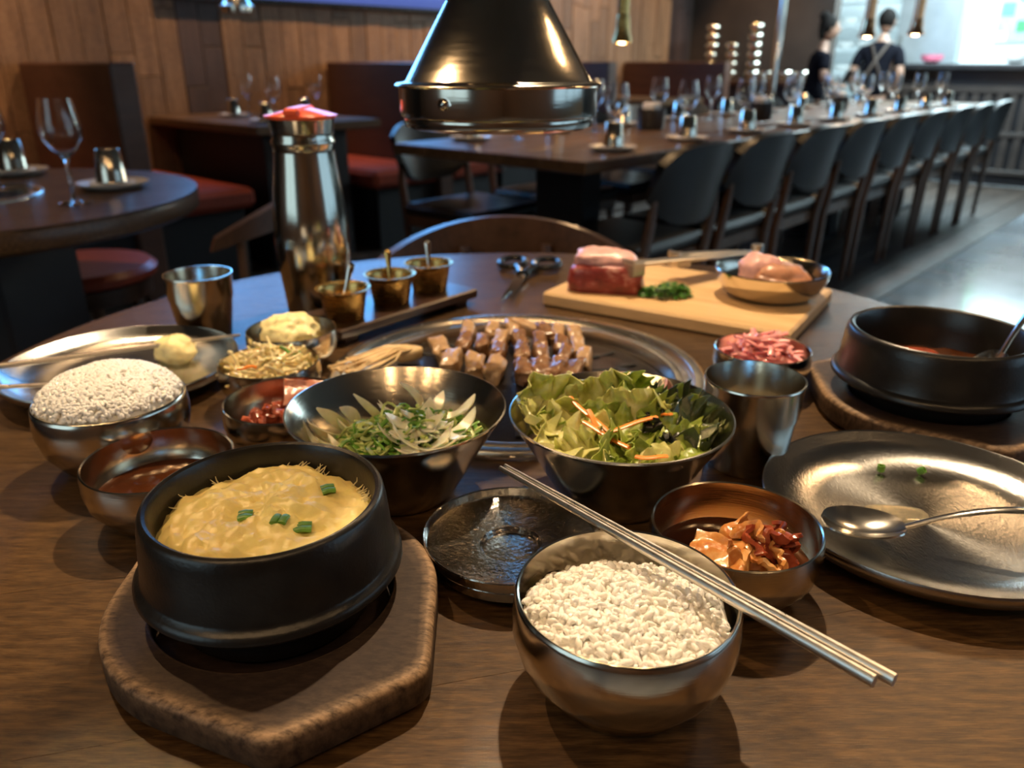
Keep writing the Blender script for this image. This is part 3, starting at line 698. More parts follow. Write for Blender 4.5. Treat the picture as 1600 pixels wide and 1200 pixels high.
# ---- people
def skin_mesh(name, verts, edges, radii, root, sub=2):
    me = bpy.data.meshes.new(name); me.from_pydata(verts, edges, []); o = bpy.data.objects.new(name, me); C.objects.link(o)
    md = o.modifiers.new('s', 'SKIN'); md.use_smooth_shade = True; md.branch_smoothing = .6
    sv = me.skin_vertices[0].data
    for i, r in enumerate(radii): sv[i].radius = r if isinstance(r, tuple) else (r, r); sv[i].use_root = (i == root)
    ms = o.modifiers.new('u', 'SUBSURF'); ms.levels = sub; ms.render_levels = sub
    dg = bpy.context.evaluated_depsgraph_get(); dg.update()
    m2 = bpy.data.meshes.new_from_object(o.evaluated_get(dg)); bpy.data.objects.remove(o); bpy.data.meshes.remove(me)
    m2.name = name
    m2.polygons.foreach_set('use_smooth', [True]*len(m2.polygons)); return m2
def person(label, loc, rz, pose):
    t = thing('person', label, 'person', loc, rz)
    s = pose['s']; ln = pose['lean']; ar = pose['arms']
    def q(x, y, z):   # lean forward (+y) above the hips
        k = max(0, z-.9); return (x*s, (y+ln*k)*s, z*s)
    V = [q(0, 0, .92), q(0, .0, 1.12), q(0, 0, 1.32), q(0, 0, 1.44), q(0, .02, 1.53)]; R = [(.15, .1), (.13, .095), (.165, .1), (.06, .06), (.05, .05)]
    E_ = [(0, 1), (1, 2), (2, 3), (3, 4)]
    def chain(pts, rad, frm):
        j = frm
        for p, r in zip(pts, rad): V.append(q(*p)); R.append(r); E_.append((j, len(V)-1)); j = len(V)-1
        return j
    hands = []
    for sx, pts in zip((-1, 1), ar):
        e = chain([(sx*.17, 0, 1.36)]+pts, [.058, .042, .034, .03], 2); hands.append(e)
        hp = Vector(V[e])/s
        for f in range(4): 
            V.append(tuple((hp+Vector(((f-1.5)*.018, .06+.01*(f in (1, 2)), -.01)))*s)); R.append(.009); E_.append((e, len(V)-1))
        V.append(tuple((hp+Vector((-sx*.045, .025, .0)))*s)); R.append(.01); E_.append((e, len(V)-1))
    for sx in (-1, 1):
        e = chain([(sx*.09, 0, .84), (sx*.1, .01, .48), (sx*.1, -.01, .09), (sx*.1, .12, .035)], [.088, .06, .042, .035], 0)
    R = [tuple(c*s for c in (r if isinstance(r, tuple) else (r, r))) for r in R]
    link('body', skin_mesh('body', V, E_, R, 0), 'skin', t)
    # head with face, as one shaped mesh
    hc = Vector(q(0, .03, 1.63)); hd = G()
    hd.ell(hc, (.075*s, .095*s, .115*s), 24, 16)
    hd.ell(hc+Vector((0, .095*s, -.01*s)), (.014*s, .02*s, .025*s), 10, 8)
    for sx in (-1, 1): hd.ell(hc+Vector((sx*.076*s, -.005*s, -.005*s)), (.01*s, .02*s, .03*s), 8, 6)
    hd.ell(hc+Vector((0, .085*s, -.055*s)), (.026*s, .012*s, .008*s), 10, 6)
    hm = link('head', hd, 'skin', t)
    ey = G()
    for sx in (-1, 1): ey.ell(hc+Vector((sx*.03*s, .085*s, .012*s)), (.012*s, .01*s, .007*s), 8, 6)
    link('eyes', ey, 'hair_dark', hm)
    hr = G().ell(hc+Vector((0, -.02*s, .03*s)), (.088*s, .095*s, .105*s), 20, 14, .12, 40, 2)
    if pose['bun']: hr.ell(hc+Vector((0, -.07*s, .12*s)), (.055*s, .055*s, .05*s), 14, 10, .2, 60, 4); hr.ell(hc+Vector((0, -.075*s, -.03*s)), (.06*s, .04*s, .08*s), 14, 10, .2, 60, 4)
    link('hair', hr, 'hair_dark', t)
    # shirt: torso with short sleeves, and trousers
    V2 = [q(0, 0, .86), q(0, 0, 1.0), q(0, 0, 1.15), q(0, 0, 1.33), q(0, 0, 1.43)]; R2 = [(.18, .125), (.17, .12), (.16, .12), (.19, .12), (.075, .075)]; E2 = [(0, 1), (1, 2), (2, 3), (3, 4)]
    for sx, pts in zip((-1, 1), ar):
        V2.append(q(sx*.18, 0, 1.36)); R2.append((.075, .075)); E2.append((3, len(V2)-1))
        a = Vector((sx*.17, 0, 1.36)); bq = Vector(pts[0]); m_ = a.lerp(bq, .75)
        V2.append(q(*m_)); R2.append((.06, .06)); E2.append((len(V2)-2, len(V2)-1))
    R2 = [tuple(c*s for c in r) for r in R2]
    link('shirt', skin_mesh('shirt', V2, E2, R2, 0), 'black_cloth', t)
    V3 = [q(0, 0, .93)]; R3 = [(.165, .12)]; E3 = []
    for sx in (-1, 1):
        j = 0
        for p, r in (((sx*.095, 0, .82), .105), ((sx*.105, .01, .48), .08), ((sx*.105, -.01, .1), .065)):
            V3.append(q(*p)); R3.append((r, r)); E3.append((j, len(V3)-1)); j = len(V3)-1
    link('trousers', skin_mesh('trousers', V3, E3, [tuple(c*s for c in r) for r in R3], 0), 'black_cloth', t)
    if pose['strap']:
        for sx in (-1, 1):
            pts = [q(sx*.1, .06, 1.44), q(sx*.085, -.09, 1.42), q(0, -.135, 1.25), q(-sx*.1, -.14, 1.05), q(-sx*.15, -.11, .95)]
            link('apron_strap', G().tube(pts, .016*s, 8, .35, (0, -1, 0)), 'brown_strap', t)
    return t
person('man in a black shirt with crossed apron straps, leaning at the counter', P(7.75, 2.66), RZ-pi/2+.1, dict(s=.835, lean=.22, bun=False, strap=True, arms=([(-.25, -.03, 1.1), (-.2, .05, .95), (-.15, .12, .93)], [(.25, -.03, 1.1), (.2, .05, .95), (.15, .12, .93)])))
person('woman in black with her hair in a bun, standing left of the man', P(7.2, 2.98), RZ-pi/2-.9, dict(s=.795, lean=.1, bun=True, strap=False, arms=([(-.25, .0, 1.14), (-.2, .16, 1.04), (-.13, .24, 1.06)], [(.25, .0, 1.14), (.2, .16, 1.04), (.13, .24, 1.06)])))
solo('order_tablet', G().box(-.09, .09, -.006, .006, 0, .13, .004), 'screen_black', 'dark tablet held by the woman in black', 'tablet', P(7.2, 2.98)+Vector((.245*cos(RZ-.9)*0+.3*sin(.9-RZ+pi/2)*0+.0, 0, 0))+Matrix.Rotation(RZ-pi/2-.9, 3, 'Z') @ Vector((0, .25, .85)), (-.5, 0, RZ-pi/2-.9))

# ================================================================== TABLEWARE ON THE LAID TABLE
def at(x, y, z=0): return Vector((x, y, Z+z))
def scaled(prof, k, h=1): return [(r*k, z*h) for r, z in prof]
RICEB = [(0, .003), (.022, .003), (.024, 0), (.027, .0015), (.04, .008), (.0505, .023), (.0543, .037), (.0545, .046), (.0535, .055), (.0528, .0575), (.052, .0582), (.0512, .0576), (.0516, .054), (.0526, .045), (.0522, .036), (.0475, .02), (.036, .008), (0, .006)]
SMALLB = [(0, .003), (.02, .003), (.022, 0), (.025, .0015), (.037, .007), (.0465, .02), (.0492, .031), (.0488, .04), (.0482, .0445), (.0474, .0452), (.0466, .0445), (.047, .039), (.0472, .031), (.0442, .02), (.034, .0085), (0, .006)]
SALADB = [(0, .003), (.034, .003), (.0355, 0), (.038, .002), (.042, .008), (.05, .022), (.0605, .041), (.071, .058), (.0756, .0655), (.0768, .0665), (.0766, .0676), (.0755, .0678), (.0745, .0662), (.0695, .0582), (.059, .0413), (.0485, .0225), (.04, .0105), (.032, .006), (0, .006)]
def bowl(name, prof, loc, label, n=72, k=1, h=1, group='steel bowls on the laid table', mat='bowl_steel', rot=(0, 0, 0)):
    return solo(name, G().lathe(scaled(prof, k, h), n), mat, label, 'bowl', at(*loc), rot, group)
bowl('rice_bowl', RICEB, (.0545, .3083), 'rounded steel bowl of white rice in the front centre')
bowl('rice_bowl', RICEB, (-.3017, .5426), 'rounded steel bowl heaped with rice on the left')
bowl('side_dish_bowl', SMALLB, (.1288, .388), 'small steel bowl of kimchi at the right of the front rice bowl')
bowl('side_dish_bowl', SMALLB, (-.2365, .468), 'small steel bowl of red broth behind the egg pot')
bowl('side_dish_bowl', SMALLB, (-.178, .567), 'small steel bowl of dark red kimchi left of the scallion salad', k=.98)
bowl('side_dish_bowl', SMALLB, (-.219, .664), 'small steel bowl of bean sprouts left of the grill', k=.92, h=.9)
bowl('side_dish_bowl', SMALLB, (-.223, .757), 'small steel bowl of potato salad below the sauce tray', k=.92, h=.9)
bowl('side_dish_bowl', SMALLB, (.236, .699), 'small steel bowl of pink pickled radish right of the grill', k=.92, h=.9)
bowl('salad_bowl', SALADB, (-.0807, .5026), 'wide flared steel bowl of scallion and onion salad', 96)
bowl('salad_bowl', SALADB, (.0745, .4924), 'wide flared steel bowl of green leaf salad', 96)
CUP = G().lathe(cup_prof(.0372, .028, .0725), 56).mesh('tumbler'); CUP.materials.append(MATS['bowl_steel'])
tag(link('tumbler', CUP, None, None, at(.181, .5436)), 'steel tumbler of water right of the green salad', 'cup', 'steel tumblers')
tag(link('tumbler', CUP, None, None, at(-.349, .855)), 'empty-looking steel tumbler behind the left plate', 'cup', 'steel tumblers')
solo('drinking_water', G().lathe([(0, .006), (.0268, .008), (.0318, .041), (0, .041)], 40), 'dark_broth' if False else 'oil_liquid', 'clear water inside the right steel tumbler', 'water', at(.181, .5436))
PL = [(0, 0), (.06, 0), (.088, .005), (.101, .012), (.1045, .0165), (.1055, .0215), (.1048, .0228), (.1035, .022), (.098, .0165), (.086, .0095), (.066, .0055), (0, .005)]
solo('steel_plate', G().lathe(PL, 96), 'plate_steel', 'used steel plate with a spoon on it at the right edge', 'plate', at(.275, .452), group='steel plates')
solo('steel_plate', G().lathe(scaled(PL, 1.02), 96), 'plate_steel', 'steel plate with a dab of potato salad on the left', 'plate', at(-.378, .715), group='steel plates')
LID = [(0, 0), (.0165, 0), (.0185, .0035), (.03, .0045), (.049, .006), (.0535, .0075), (.0545, .0135), (.054, .0142), (.0532, .0136), (.0522, .0088), (.048, .0072), (.03, .0057), (.0195, .0048), (.0172, .0014), (0, .0014)]
LM = G().lathe(LID, 80).mesh('bowl_lid'); LM.materials.append(MATS['lid_steel'])
tag(link('bowl_lid', LM, None, None, at(.001, .417, 0)), 'upturned steel bowl lid, the lower of the two stacked', 'lid', 'stacked bowl lids')
tag(link('bowl_lid', LM, None, None, at(-.0005, .4155, .0075)), 'wet upturned steel bowl lid lying on another lid', 'lid', 'stacked bowl lids')

# ---- chopsticks
def chopstick(a, b, r0, r1, label, group):
    a, b = Vector(a), Vector(b); d = b-a; n = 10
    g = G().tube([(0, 0, d.length*i/n) for i in range(n+1)], [r0+(r1-r0)*i/n for i in range(n+1)], 10, .8)
    return solo('chopstick', g, 'satin_steel', label, 'chopstick', a, d.to_track_quat('Z', 'Y').to_euler(), group)
a, b = at(-.0057, .4235, .0617), at(.1475, .2465, .0615); d = (b-a).normalized(); sd = Vector((-d.y, d.x, 0))
chopstick(a+sd*.0019, b+sd*.0033+d*.004, .0017, .0031, 'upper of two steel chopsticks lying across the front rice bowl', 'chopsticks')
chopstick(a-sd*.0019, b-sd*.0033-d*.001, .0017, .0031, 'lower of two steel chopsticks lying across the front rice bowl', 'chopsticks')
chopstick(at(-.283, .778, .0262), at(-.492, .680, .0265), .0016, .003, 'steel chopstick crossing the left plate from rim to rim', 'chopsticks')
chopstick(at(-.372, .672, .0165), at(-.595, .607, .03), .0016, .003, 'steel chopstick on the near edge of the left plate', 'chopsticks')

# ---- spoons
def spoon(label, loc, rz, L=.2, bl=.052, bw=.019, tilt=0, mat='spoon_steel', group='spoons', rise=.018):
    t = thing('spoon', label, 'spoon', loc, 0, group, (0, -tilt, rz))
    def f(s, r):
        x = s*bl; w = bw*sqrt(max(0, 1-(2*s-1)**2))**.9*(1-.18*(s-.5)); y = (2*r-1)*w
        dep = .0075*(1-(2*s-1)**2)*(1-(2*r-1)**2)
        return (x, y, .009-dep+.0015*s)
    link('bowl', G().sheet(f, 22, 13, .0011), mat, t)
    pts = []; rr = []
    for i in range(17):
        q = i/16; x = bl*.97+(L-bl)*q; z = .0103+rise*sin(min(1, q*2.2)*pi/2)-rise*.35*max(0, q-.5)
        pts.append((x, 0, z)); rr.append(.0032 if q < .2 else .0026+.0022*q)
    link('handle', G().tube(pts, rr, 10, .45), mat, t)
    return t
spoon('steel spoon resting on the used right-hand plate', at(.2, .4395, .0075), -.27, rise=.022)

# ---- stone pots on wooden trivets
def hull_r(r0, rc, half, axis):
    pts = [(r0*cos(2*pi*i/180), r0*sin(2*pi*i/180)) for i in range(180)]
    for e in (0, pi):
        for sg in (-1, 1): pts.append((rc*cos(axis+e+sg*half), rc*sin(axis+e+sg*half)))
    pts = sorted(set(pts))
    def cr(o, a, b): return (a[0]-o[0])*(b[1]-o[1])-(a[1]-o[1])*(b[0]-o[0])
    lo = []; hi = []
    for p in pts:
        while len(lo) > 1 and cr(lo[-2], lo[-1], p) <= 0: lo.pop()
        lo.append(p)
    for p in reversed(pts):
        while len(hi) > 1 and cr(hi[-2], hi[-1], p) <= 0: hi.pop()
        hi.append(p)
    H_ = lo[:-1]+hi[:-1]; out = []
    for i in range(160):
        a = 2*pi*i/160; dx, dy = cos(a), sin(a); best = 0
        for p, q in zip(H_, H_[1:]+H_[:1]):
            ex, ey = q[0]-p[0], q[1]-p[1]; den = dx*ey-dy*ex
            if abs(den) < 1e-12: continue
            tt = (p[0]*ey-p[1]*ex)/den; ss = (p[0]*dy-p[1]*dx)/den
            if tt > 0 and -1e-6 <= ss <= 1+1e-6: best = max(best, tt)
        out.append(best)
    return [sum(out[(i+j) % 160]*w for j, w in ((-2, 1), (-1, 2), (0, 3), (1, 2), (2, 1)))/9 for i in range(160)]
def trivet(label, loc, axis, k=1.0):
    R_ = hull_r(.0885*k, .1105*k, radians(20.5), axis); rc = .0645*k
    spec = [(-.010, 0, .2), (-.002, .002, .5), (0, .004, .25), (0, .012, .2), (0, .0178, .45), (-.0005, .0196, 1), (-.0018, .0211, 1), (-.0036, .0219, .95), (-.0052, .022, .5), (-.009, .022, .12)]
    loops = []; wear = []
    def ring(off, z, w): loops.append([((R_[i]+off)*cos(2*pi*i/160), (R_[i]+off)*sin(2*pi*i/160), z) for i in range(160)]); wear.extend([w]*160)
    def circ(r, z, w): loops.append([(r*cos(2*pi*i/160), r*sin(2*pi*i/160), z) for i in range(160)]); wear.extend([w]*160)
    for o, z, w in spec: ring(o, z, w)
    loops.append([tuple(((1-.5)*Vector(loops[-1][i])+.5*Vector((rc*cos(2*pi*i/160), rc*sin(2*pi*i/160), .022)))) for i in range(160)]); wear.extend([.05]*160)
    circ(rc+.0016, .022, .1); circ(rc+.0008, .0219, .3); circ(rc, .0212, .5); circ(rc-.001, .0105, 0); circ(rc*.4, .0105, 0)
    me = G().prism(loops).mesh('trivet', 50)
    at_ = me.attributes.new('edge_wear', 'FLOAT', 'POINT'); at_.data.foreach_set('value', wear)
    return solo('wooden_trivet', me, 'trivet_wood', label, 'trivet', at(*loc), group='wooden trivets under the stone pots')
trivet('worn dark wooden trivet under the egg pot in front', (-.130, .358), radians(-55.5))
trivet('dark wooden trivet under the stew pot on the right', (.362, .632), radians(115), 1.0)
POT = [(0, 0), (.048, 0), (.0525, .004), (.055, .015), (.0572, .0235), (.059, .0252), (.066, .0255), (.0695, .0265), (.071, .0285), (.0708, .031), (.0692, .033), (.0672, .0342), (.0665, .0362), (.0656, .046), (.0642, .061), (.063, .0675), (.0618, .0695), (.0602, .0702), (.0585, .0693), (.0572, .066), (.0555, .05), (.052, .02), (.045, .01), (0, .008)]
def pot(label, loc, k):
    return solo('stone_pot', G().lathe(scaled(POT, k), 96), 'stone_black', label, 'pot', at(loc[0], loc[1], .0108), group='black stone pots')
pot('black stone pot of steamed egg in front', (-.130, .36), .985)
pot('large black stone pot of red stew on the right', (.362, .632), 1.15)

# ---- steamed egg
def egg():
    g = G(); nr, na = 34, 110; V = [(0, 0, 0)]; 
    def h(x, y):
        r = hypot(x, y); q = Vector((x, y, 0))
        z = .0065*(1-(r/.056)**2)+.0045*noise.fractal(q*38, 1, 2, 4)+.0022*noise.fractal(q*130+Vector((3, 1, 0)), .8, 2, 5)
        z += .003*max(0, sin((x*.8-y)*70+2*noise.noise(q*30)))*max(0, 1-r/.05)
        return z-.0035*max(0, (r-.048)/.008)
    g.add(*(lambda: ([(0, 0, h(0, 0))]+[(r*cos(a), r*sin(a), h(r*cos(a), r*sin(a))) for i in range(1, nr+1) for r in [.0553*i/nr] for a in [2*pi*k/na for k in range(na)]],
        [(0, 1+k, 1+(k+1) % na) for k in range(na)]+[(1+i*na+k, 1+(i+1)*na+k, 1+(i+1)*na+(k+1) % na, 1+i*na+(k+1) % na) for i in range(nr-1) for k in range(na)]))())
    t = thing('steamed_egg', 'fluffy yellow steamed egg filling the front stone pot', 'steamed egg', at(-.130, .36, .0675))
    link('egg_custard', g, 'egg', t)
    sg = G(); rr = random.Random(5)
    for i in range(30):
        a = rr.choice((.35, .55, 1.3, 1.5, 2.3, 2.9))+rr.uniform(-.14, .14); r = .0553; L = rr.uniform(.0005, .0042)
        z0 = h(.05*cos(a), .05*sin(a))-.001
        p0 = (.0495*cos(a), .0495*sin(a), z0); a2 = a+rr.uniform(-.06, .06); rt = min(.0558, .0535+rr.uniform(0, .002))
        p1 = (rt*.98*cos((a+a2)/2), rt*.98*sin((a+a2)/2), z0+L*.5); p2 = (rt*cos(a2), rt*sin(a2), z0+L)
        sg.tube([p0, p1, p2], [.0007, .0004, .0002], 4)
    o = link('torn_edge_strands', sg, 'egg_crust', t); o['kind'] = 'stuff'
    return h
eh = egg()
def scallion_bit(label, loc, rz, kind=0, tilt=0, L=.007):
    g = G()
    if kind == 0:
        for i in range(2):
            y = (i-.5)*.0042
            g.tube([(-L/2, y, .0016), (0, y, .0022), (L/2, y, .0016)], .0023, 8, .6)
    else: g.lathe([(.0016, 0), (.0026, .0002), (.0029, .0025), (.0026, .005), (.0018, .005), (.0016, .0025), (.0016, 0)], 14)
    return solo('scallion_slice', g, 'green_onion', label, 'scallion', loc, (tilt, 0, rz), 'cut scallion pieces')
def pe(x, y): return at(-.130+x, .36+y, .067+eh(x, y))
scallion_bit('green scallion piece at the far right of the egg', pe(.029, .018), .4)
scallion_bit('small green scallion piece near the middle of the egg', pe(-.0085, -.0075), .2)
scallion_bit('upright-lying green scallion piece right of the egg centre', pe(.0125, -.0175), 1.5)
scallion_bit('wide green scallion piece near the front rim of the egg', pe(.024, -.019), .2, L=.009)
scallion_bit('small scallion ring on the used plate, left one', at(.274, .517, .0078), .3, 1)
scallion_bit('larger scallion ring on the used plate, right one', at(.301, .515, .0085), .9, 1, .9)
solo('liquid_puddle', G().ell((0, 0, 0), (.02, .011, .0009), 24, 8, .25, 60, 3), 'oil_liquid', 'pale puddle of liquid on the used right-hand plate', 'liquid', at(.262, .462, .0056), (0, 0, -.2))

# ---- rice
def grains(cnt, surf, rad, seed, L=.0033, W_=.00135, depth=.004, base=True):
    rg = np.random.RandomState(seed); n, m = 6, 5
    T0 = G().ell((0, 0, 0), (W_, L, W_), n, m); V0_ = np.array([list(p) for p in T0.v]); F0 = T0.f
    g = G()
    if base:
        nr, na = 16, 60; V = [(0, 0, surf(0, 0)-.002)]; 
        for i in range(1, nr+1):
            for k in range(na):
                r = rad*i/nr; a = 2*pi*k/na; x, y = r*cos(a), r*sin(a); V.append((x, y, surf(x, y)-.002))
        g.add(V, [(0, 1+k, 1+(k+1) % na) for k in range(na)]+[(1+i*na+k, 1+(i+1)*na+k, 1+(i+1)*na+(k+1) % na, 1+i*na+(k+1) % na) for i in range(nr-1) for k in range(na)])
    for _ in range(cnt):
        r = rad*sqrt(rg.rand())*.985; a = rg.rand()*2*pi; x, y = r*cos(a), r*sin(a)
        e = .002; nx = -(surf(x+e, y)-surf(x-e, y))/(2*e); ny = -(surf(x, y+e)-surf(x, y-e))/(2*e)
        Rm = Matrix.Rotation(rg.rand()*2*pi, 3, 'Z') ; tl = Matrix.Rotation(rg.uniform(-.7, .7), 3, 'X')
        M_ = np.array(Matrix(Vector((nx, ny, 1)).to_track_quat('Z', 'Y').to_matrix()) @ Rm @ tl)*rg.uniform(.8, 1.12)
        g.add((V0_ @ M_.T+np.array([x, y, surf(x, y)-rg.rand()*depth*.6+.0004])).tolist(), F0)
    return g
def rice1(x, y):
    q = Vector((x, y, 0)); r = hypot(x, y)
    return .0455+.007*(1-(r/.05)**2)+.0035*noise.fractal(q*45+Vector((9, 2, 0)), 1, 2, 3)-.006*max(0, y/.05)**2-.003*max(0, r/.05-.8)/.2
solo('cooked_rice', grains(1500, rice1, .0495, 1, .0034, .0017, .006), 'rice', 'glossy white rice grains filling the front bowl', 'rice', at(.0545, .3083), kind='stuff')
def rice2(x, y):
    r = hypot(x, y); return .053+.026*sqrt(max(0, 1-(r/.0505)**2))+.0015*noise.noise(Vector((x, y, 3))*60)
solo('cooked_rice', grains(2600, rice2, .0502, 2, .0028, .0016, .0004), 'rice', 'smooth dome of white rice heaped above the left bowl', 'rice', at(-.3017, .5426), kind='stuff')

# ---- broths and stews
def pool(name, r, z, mat, label, loc, amp=.0004, sd=1):
    g = G(); nr, na = 14, 60
    def h(x, y): return z+amp*noise.fractal(Vector((x, y, sd))*60, 1, 2, 3)
    g.add([(0, 0, h(0, 0))]+[(r*i/nr*cos(2*pi*k/na), r*i/nr*sin(2*pi*k/na), h(r*i/nr*cos(2*pi*k/na), r*i/nr*sin(2*pi*k/na))) for i in range(1, nr+1) for k in range(na)],
          [(0, 1+k, 1+(k+1) % na) for k in range(na)]+[(1+i*na+k, 1+(i+1)*na+k, 1+(i+1)*na+(k+1) % na, 1+i*na+(k+1) % na) for i in range(nr-1) for k in range(na)])
    return solo(name, g, mat, label, 'broth', at(*loc))
pool('red_broth', .0447, .021, 'red_broth', 'dark red broth inside the small bowl behind the egg pot', (-.2365, .468))
pool('kimchi_juice', .0447, .021, 'red_broth', 'orange-red kimchi juice around the kimchi at the right', (.1288, .388), sd=3)
pool('kimchi_juice', .043, .019, 'red_broth', 'dark kimchi juice in the bowl left of the scallion salad', (-.178, .567), sd=4)
pool('red_stew', .0618, .047, 'red_broth', 'red stew inside the large right stone pot', (.36, .63), .002, 5)
def chunk(sx, sy, sz, seed, n=16, m=12, ex=.55, nz=.16, ns=60):
    g = G(); T0 = G().ell((0, 0, 0), (1, 1, 1), n, m); V = []
    for p in T0.v:
        q = Vector((math.copysign(abs(p[0])**ex, p[0]), math.copysign(abs(p[1])**ex, p[1]), math.copysign(abs(p[2])**ex, p[2])))
        w = Vector((q.x*sx, q.y*sy, q.z*sz)); w *= 1+nz*noise.fractal(w*ns+Vector((seed*5.1, seed*2.7, seed)), 1, 2, 3); V.append(w)
    return g.add(V, T0.f)
solo('radish_piece', chunk(.011, .007, .004, 3), 'kimchi_leaf', 'pale radish piece floating in the red broth bowl', 'radish', at(-.2215, .474, .021), (.1, 0, .4))
solo('stew_chunk', chunk(.02, .012, .007, 4, nz=.3), 'kimchi_dark', 'reddish chunk rising from the stew in the right pot', 'stew piece', at(.345, .638, .053), (0, 0, -.3))
solo('stew_chunk', chunk(.012, .009, .005, 6, nz=.3), 'kimchi_leaf', 'small orange chunk at the right side of the stew', 'stew piece', at(.375, .625, .052), (0, 0, .5))
spoon('steel spoon leaning in the right stone pot', at(.368, .598, .03), .1, L=.17, tilt=.74)

# ---- kimchi
def crumple(w, h, seed, amp=.006, nu=16, nv=12, th=.0018, fs=55):
    def f(s, r):
        x, y = (s-.5)*w, (r-.5)*h; q = Vector((x*fs, y*fs, seed*3.7))
        return (x+amp*.6*noise.noise(q+Vector((5, 0, 0))), y+amp*.6*noise.noise(q+Vector((0, 5, 0))), amp*noise.fractal(q, 1, 2, 3)*1.6)
    return G().sheet(f, nu, nv, th)
t = thing('kimchi', 'orange cabbage kimchi with radish in the small bowl at right', 'kimchi', at(.1288, .388, .02))
link('radish_piece', chunk(.011, .008, .006, 9, nz=.15), 'kimchi_leaf', t, (.006, .013, .008), (.2, .1, .5))
link('cabbage_stem', crumple(.034, .022, 2, .003, th=.005), 'kimchi_leaf', t, (-.008, -.006, .009), (.25, -.1, -.5))
for i, (x, y, z, rx, ry, rz) in enumerate(((.017, -.004, .012, .8, .5, .3), (.022, -.012, .009, 1.0, -.4, 1.2), (.012, -.016, .009, .4, .6, 2.0), (.026, .002, .007, .5, .9, .6), (.002, -.02, .006, .3, .2, .1), (.015, .004, .01, 1.2, .2, 1.9), (.02, -.008, .015, .4, 1.1, 2.4))):
    link('cabbage_leaf', crumple(.026, .02, 10+i, .009, 22, 18, .0022, 62), 'kimchi_leaf' if i % 3 else 'kimchi_dark', t, (x, y, z), (rx, ry, rz))
t = thing('kimchi', 'dark red kimchi heaped in the bowl left of the scallion salad', 'kimchi', at(-.178, .567, .018))
rk = random.Random(9)
for i in range(9):
    a = rk.uniform(0, 2*pi); r = rk.uniform(0, .024)
    link('cabbage_leaf', crumple(.028, .02, 30+i, .008, 22, 18, .0022, 62), 'kimchi_dark', t, (r*cos(a), r*sin(a), .007+.006*rk.random()), (rk.uniform(-.7, .7), rk.uniform(-.7, .7), rk.uniform(0, 6)))
link('cabbage_stem', crumple(.03, .024, 44, .004, th=.004), 'kimchi_pink', t, (.012, .012, .026), (.9, .2, .3))

# ---- strands: bean sprouts, pickled radish, onions, scallion
def wavy(L, amp, seed, n=9):
    rg = random.Random(seed); c1, c2 = rg.uniform(-1, 1), rg.uniform(-1, 1)
    return [((i/(n-1)-.5)*L, amp*c1*sin(pi*i/(n-1)*1.2)+amp*.3*c2*sin(pi*2*i/(n-1)), amp*.6*c2*cos(pi*i/(n-1)*1.5)) for i in range(n)]
def pile(parent, name, meshes, mat, cnt, rad, z0, zh, seed, tiltmax=.5, cx=0, cy=0):
    rg = random.Random(seed)
    for i in range(cnt):
        r = rad*sqrt(rg.random()); a = rg.uniform(0, 2*pi)
        z = z0+zh*(1-(r/rad)**2)*rg.uniform(.35, 1)
        link(name, meshes[i % len(meshes)], mat, parent, (cx+r*cos(a), cy+r*sin(a), z), (rg.uniform(-tiltmax, tiltmax), rg.uniform(-tiltmax, tiltmax), rg.uniform(0, 2*pi)))
t = thing('bean_sprouts', 'seasoned bean sprouts heaped in a small bowl left of the grill', 'bean sprouts', at(-.219, .664, .0))
def sprout_mesh(i):
    p = wavy(.036, .011, i); g = G().tube(p, [.0011+.0004*sin(pi*k/8) for k in range(9)], 6); g.ell(p[0], (.003, .0022, .002), 8, 6); return g.mesh('sprout')
pile(t, 'sprout', [sprout_mesh(i) for i in range(7)], 'sprout', 70, .03, .028, .022, 11)
link('bed_of_sprouts', G().ell((0, 0, .024), (.036, .036, .013), 24, 12, .2, 120), 'sprout', t)
link('carrot_shred', G().tube(wavy(.016, .003, 4), .0014, 6), 'carrot', t, (-.012, -.024, .043), (0, .2, .4))
link('scallion_shred', G().tube(wavy(.018, .004, 8), .0016, 6), 'green_onion', t, (.018, .006, .048), (0, .2, .1))
t = thing('pickled_radish', 'bright pink pickled radish strips in a small bowl right of the grill', 'pickled radish', at(.236, .699, .0))
def strip_mesh(i, L=.034, w=.0028, amp=.01): return G().tube(wavy(L, amp, 40+i), w, 8, .45).mesh('strip')
pile(t, 'radish_strip', [strip_mesh(i) for i in range(6)], 'pink_radish', 52, .029, .03, .024, 12)
link('bed_of_strips', G().ell((0, 0, .026), (.036, .036, .014), 24, 12, .2, 120), 'pink_radish', t)

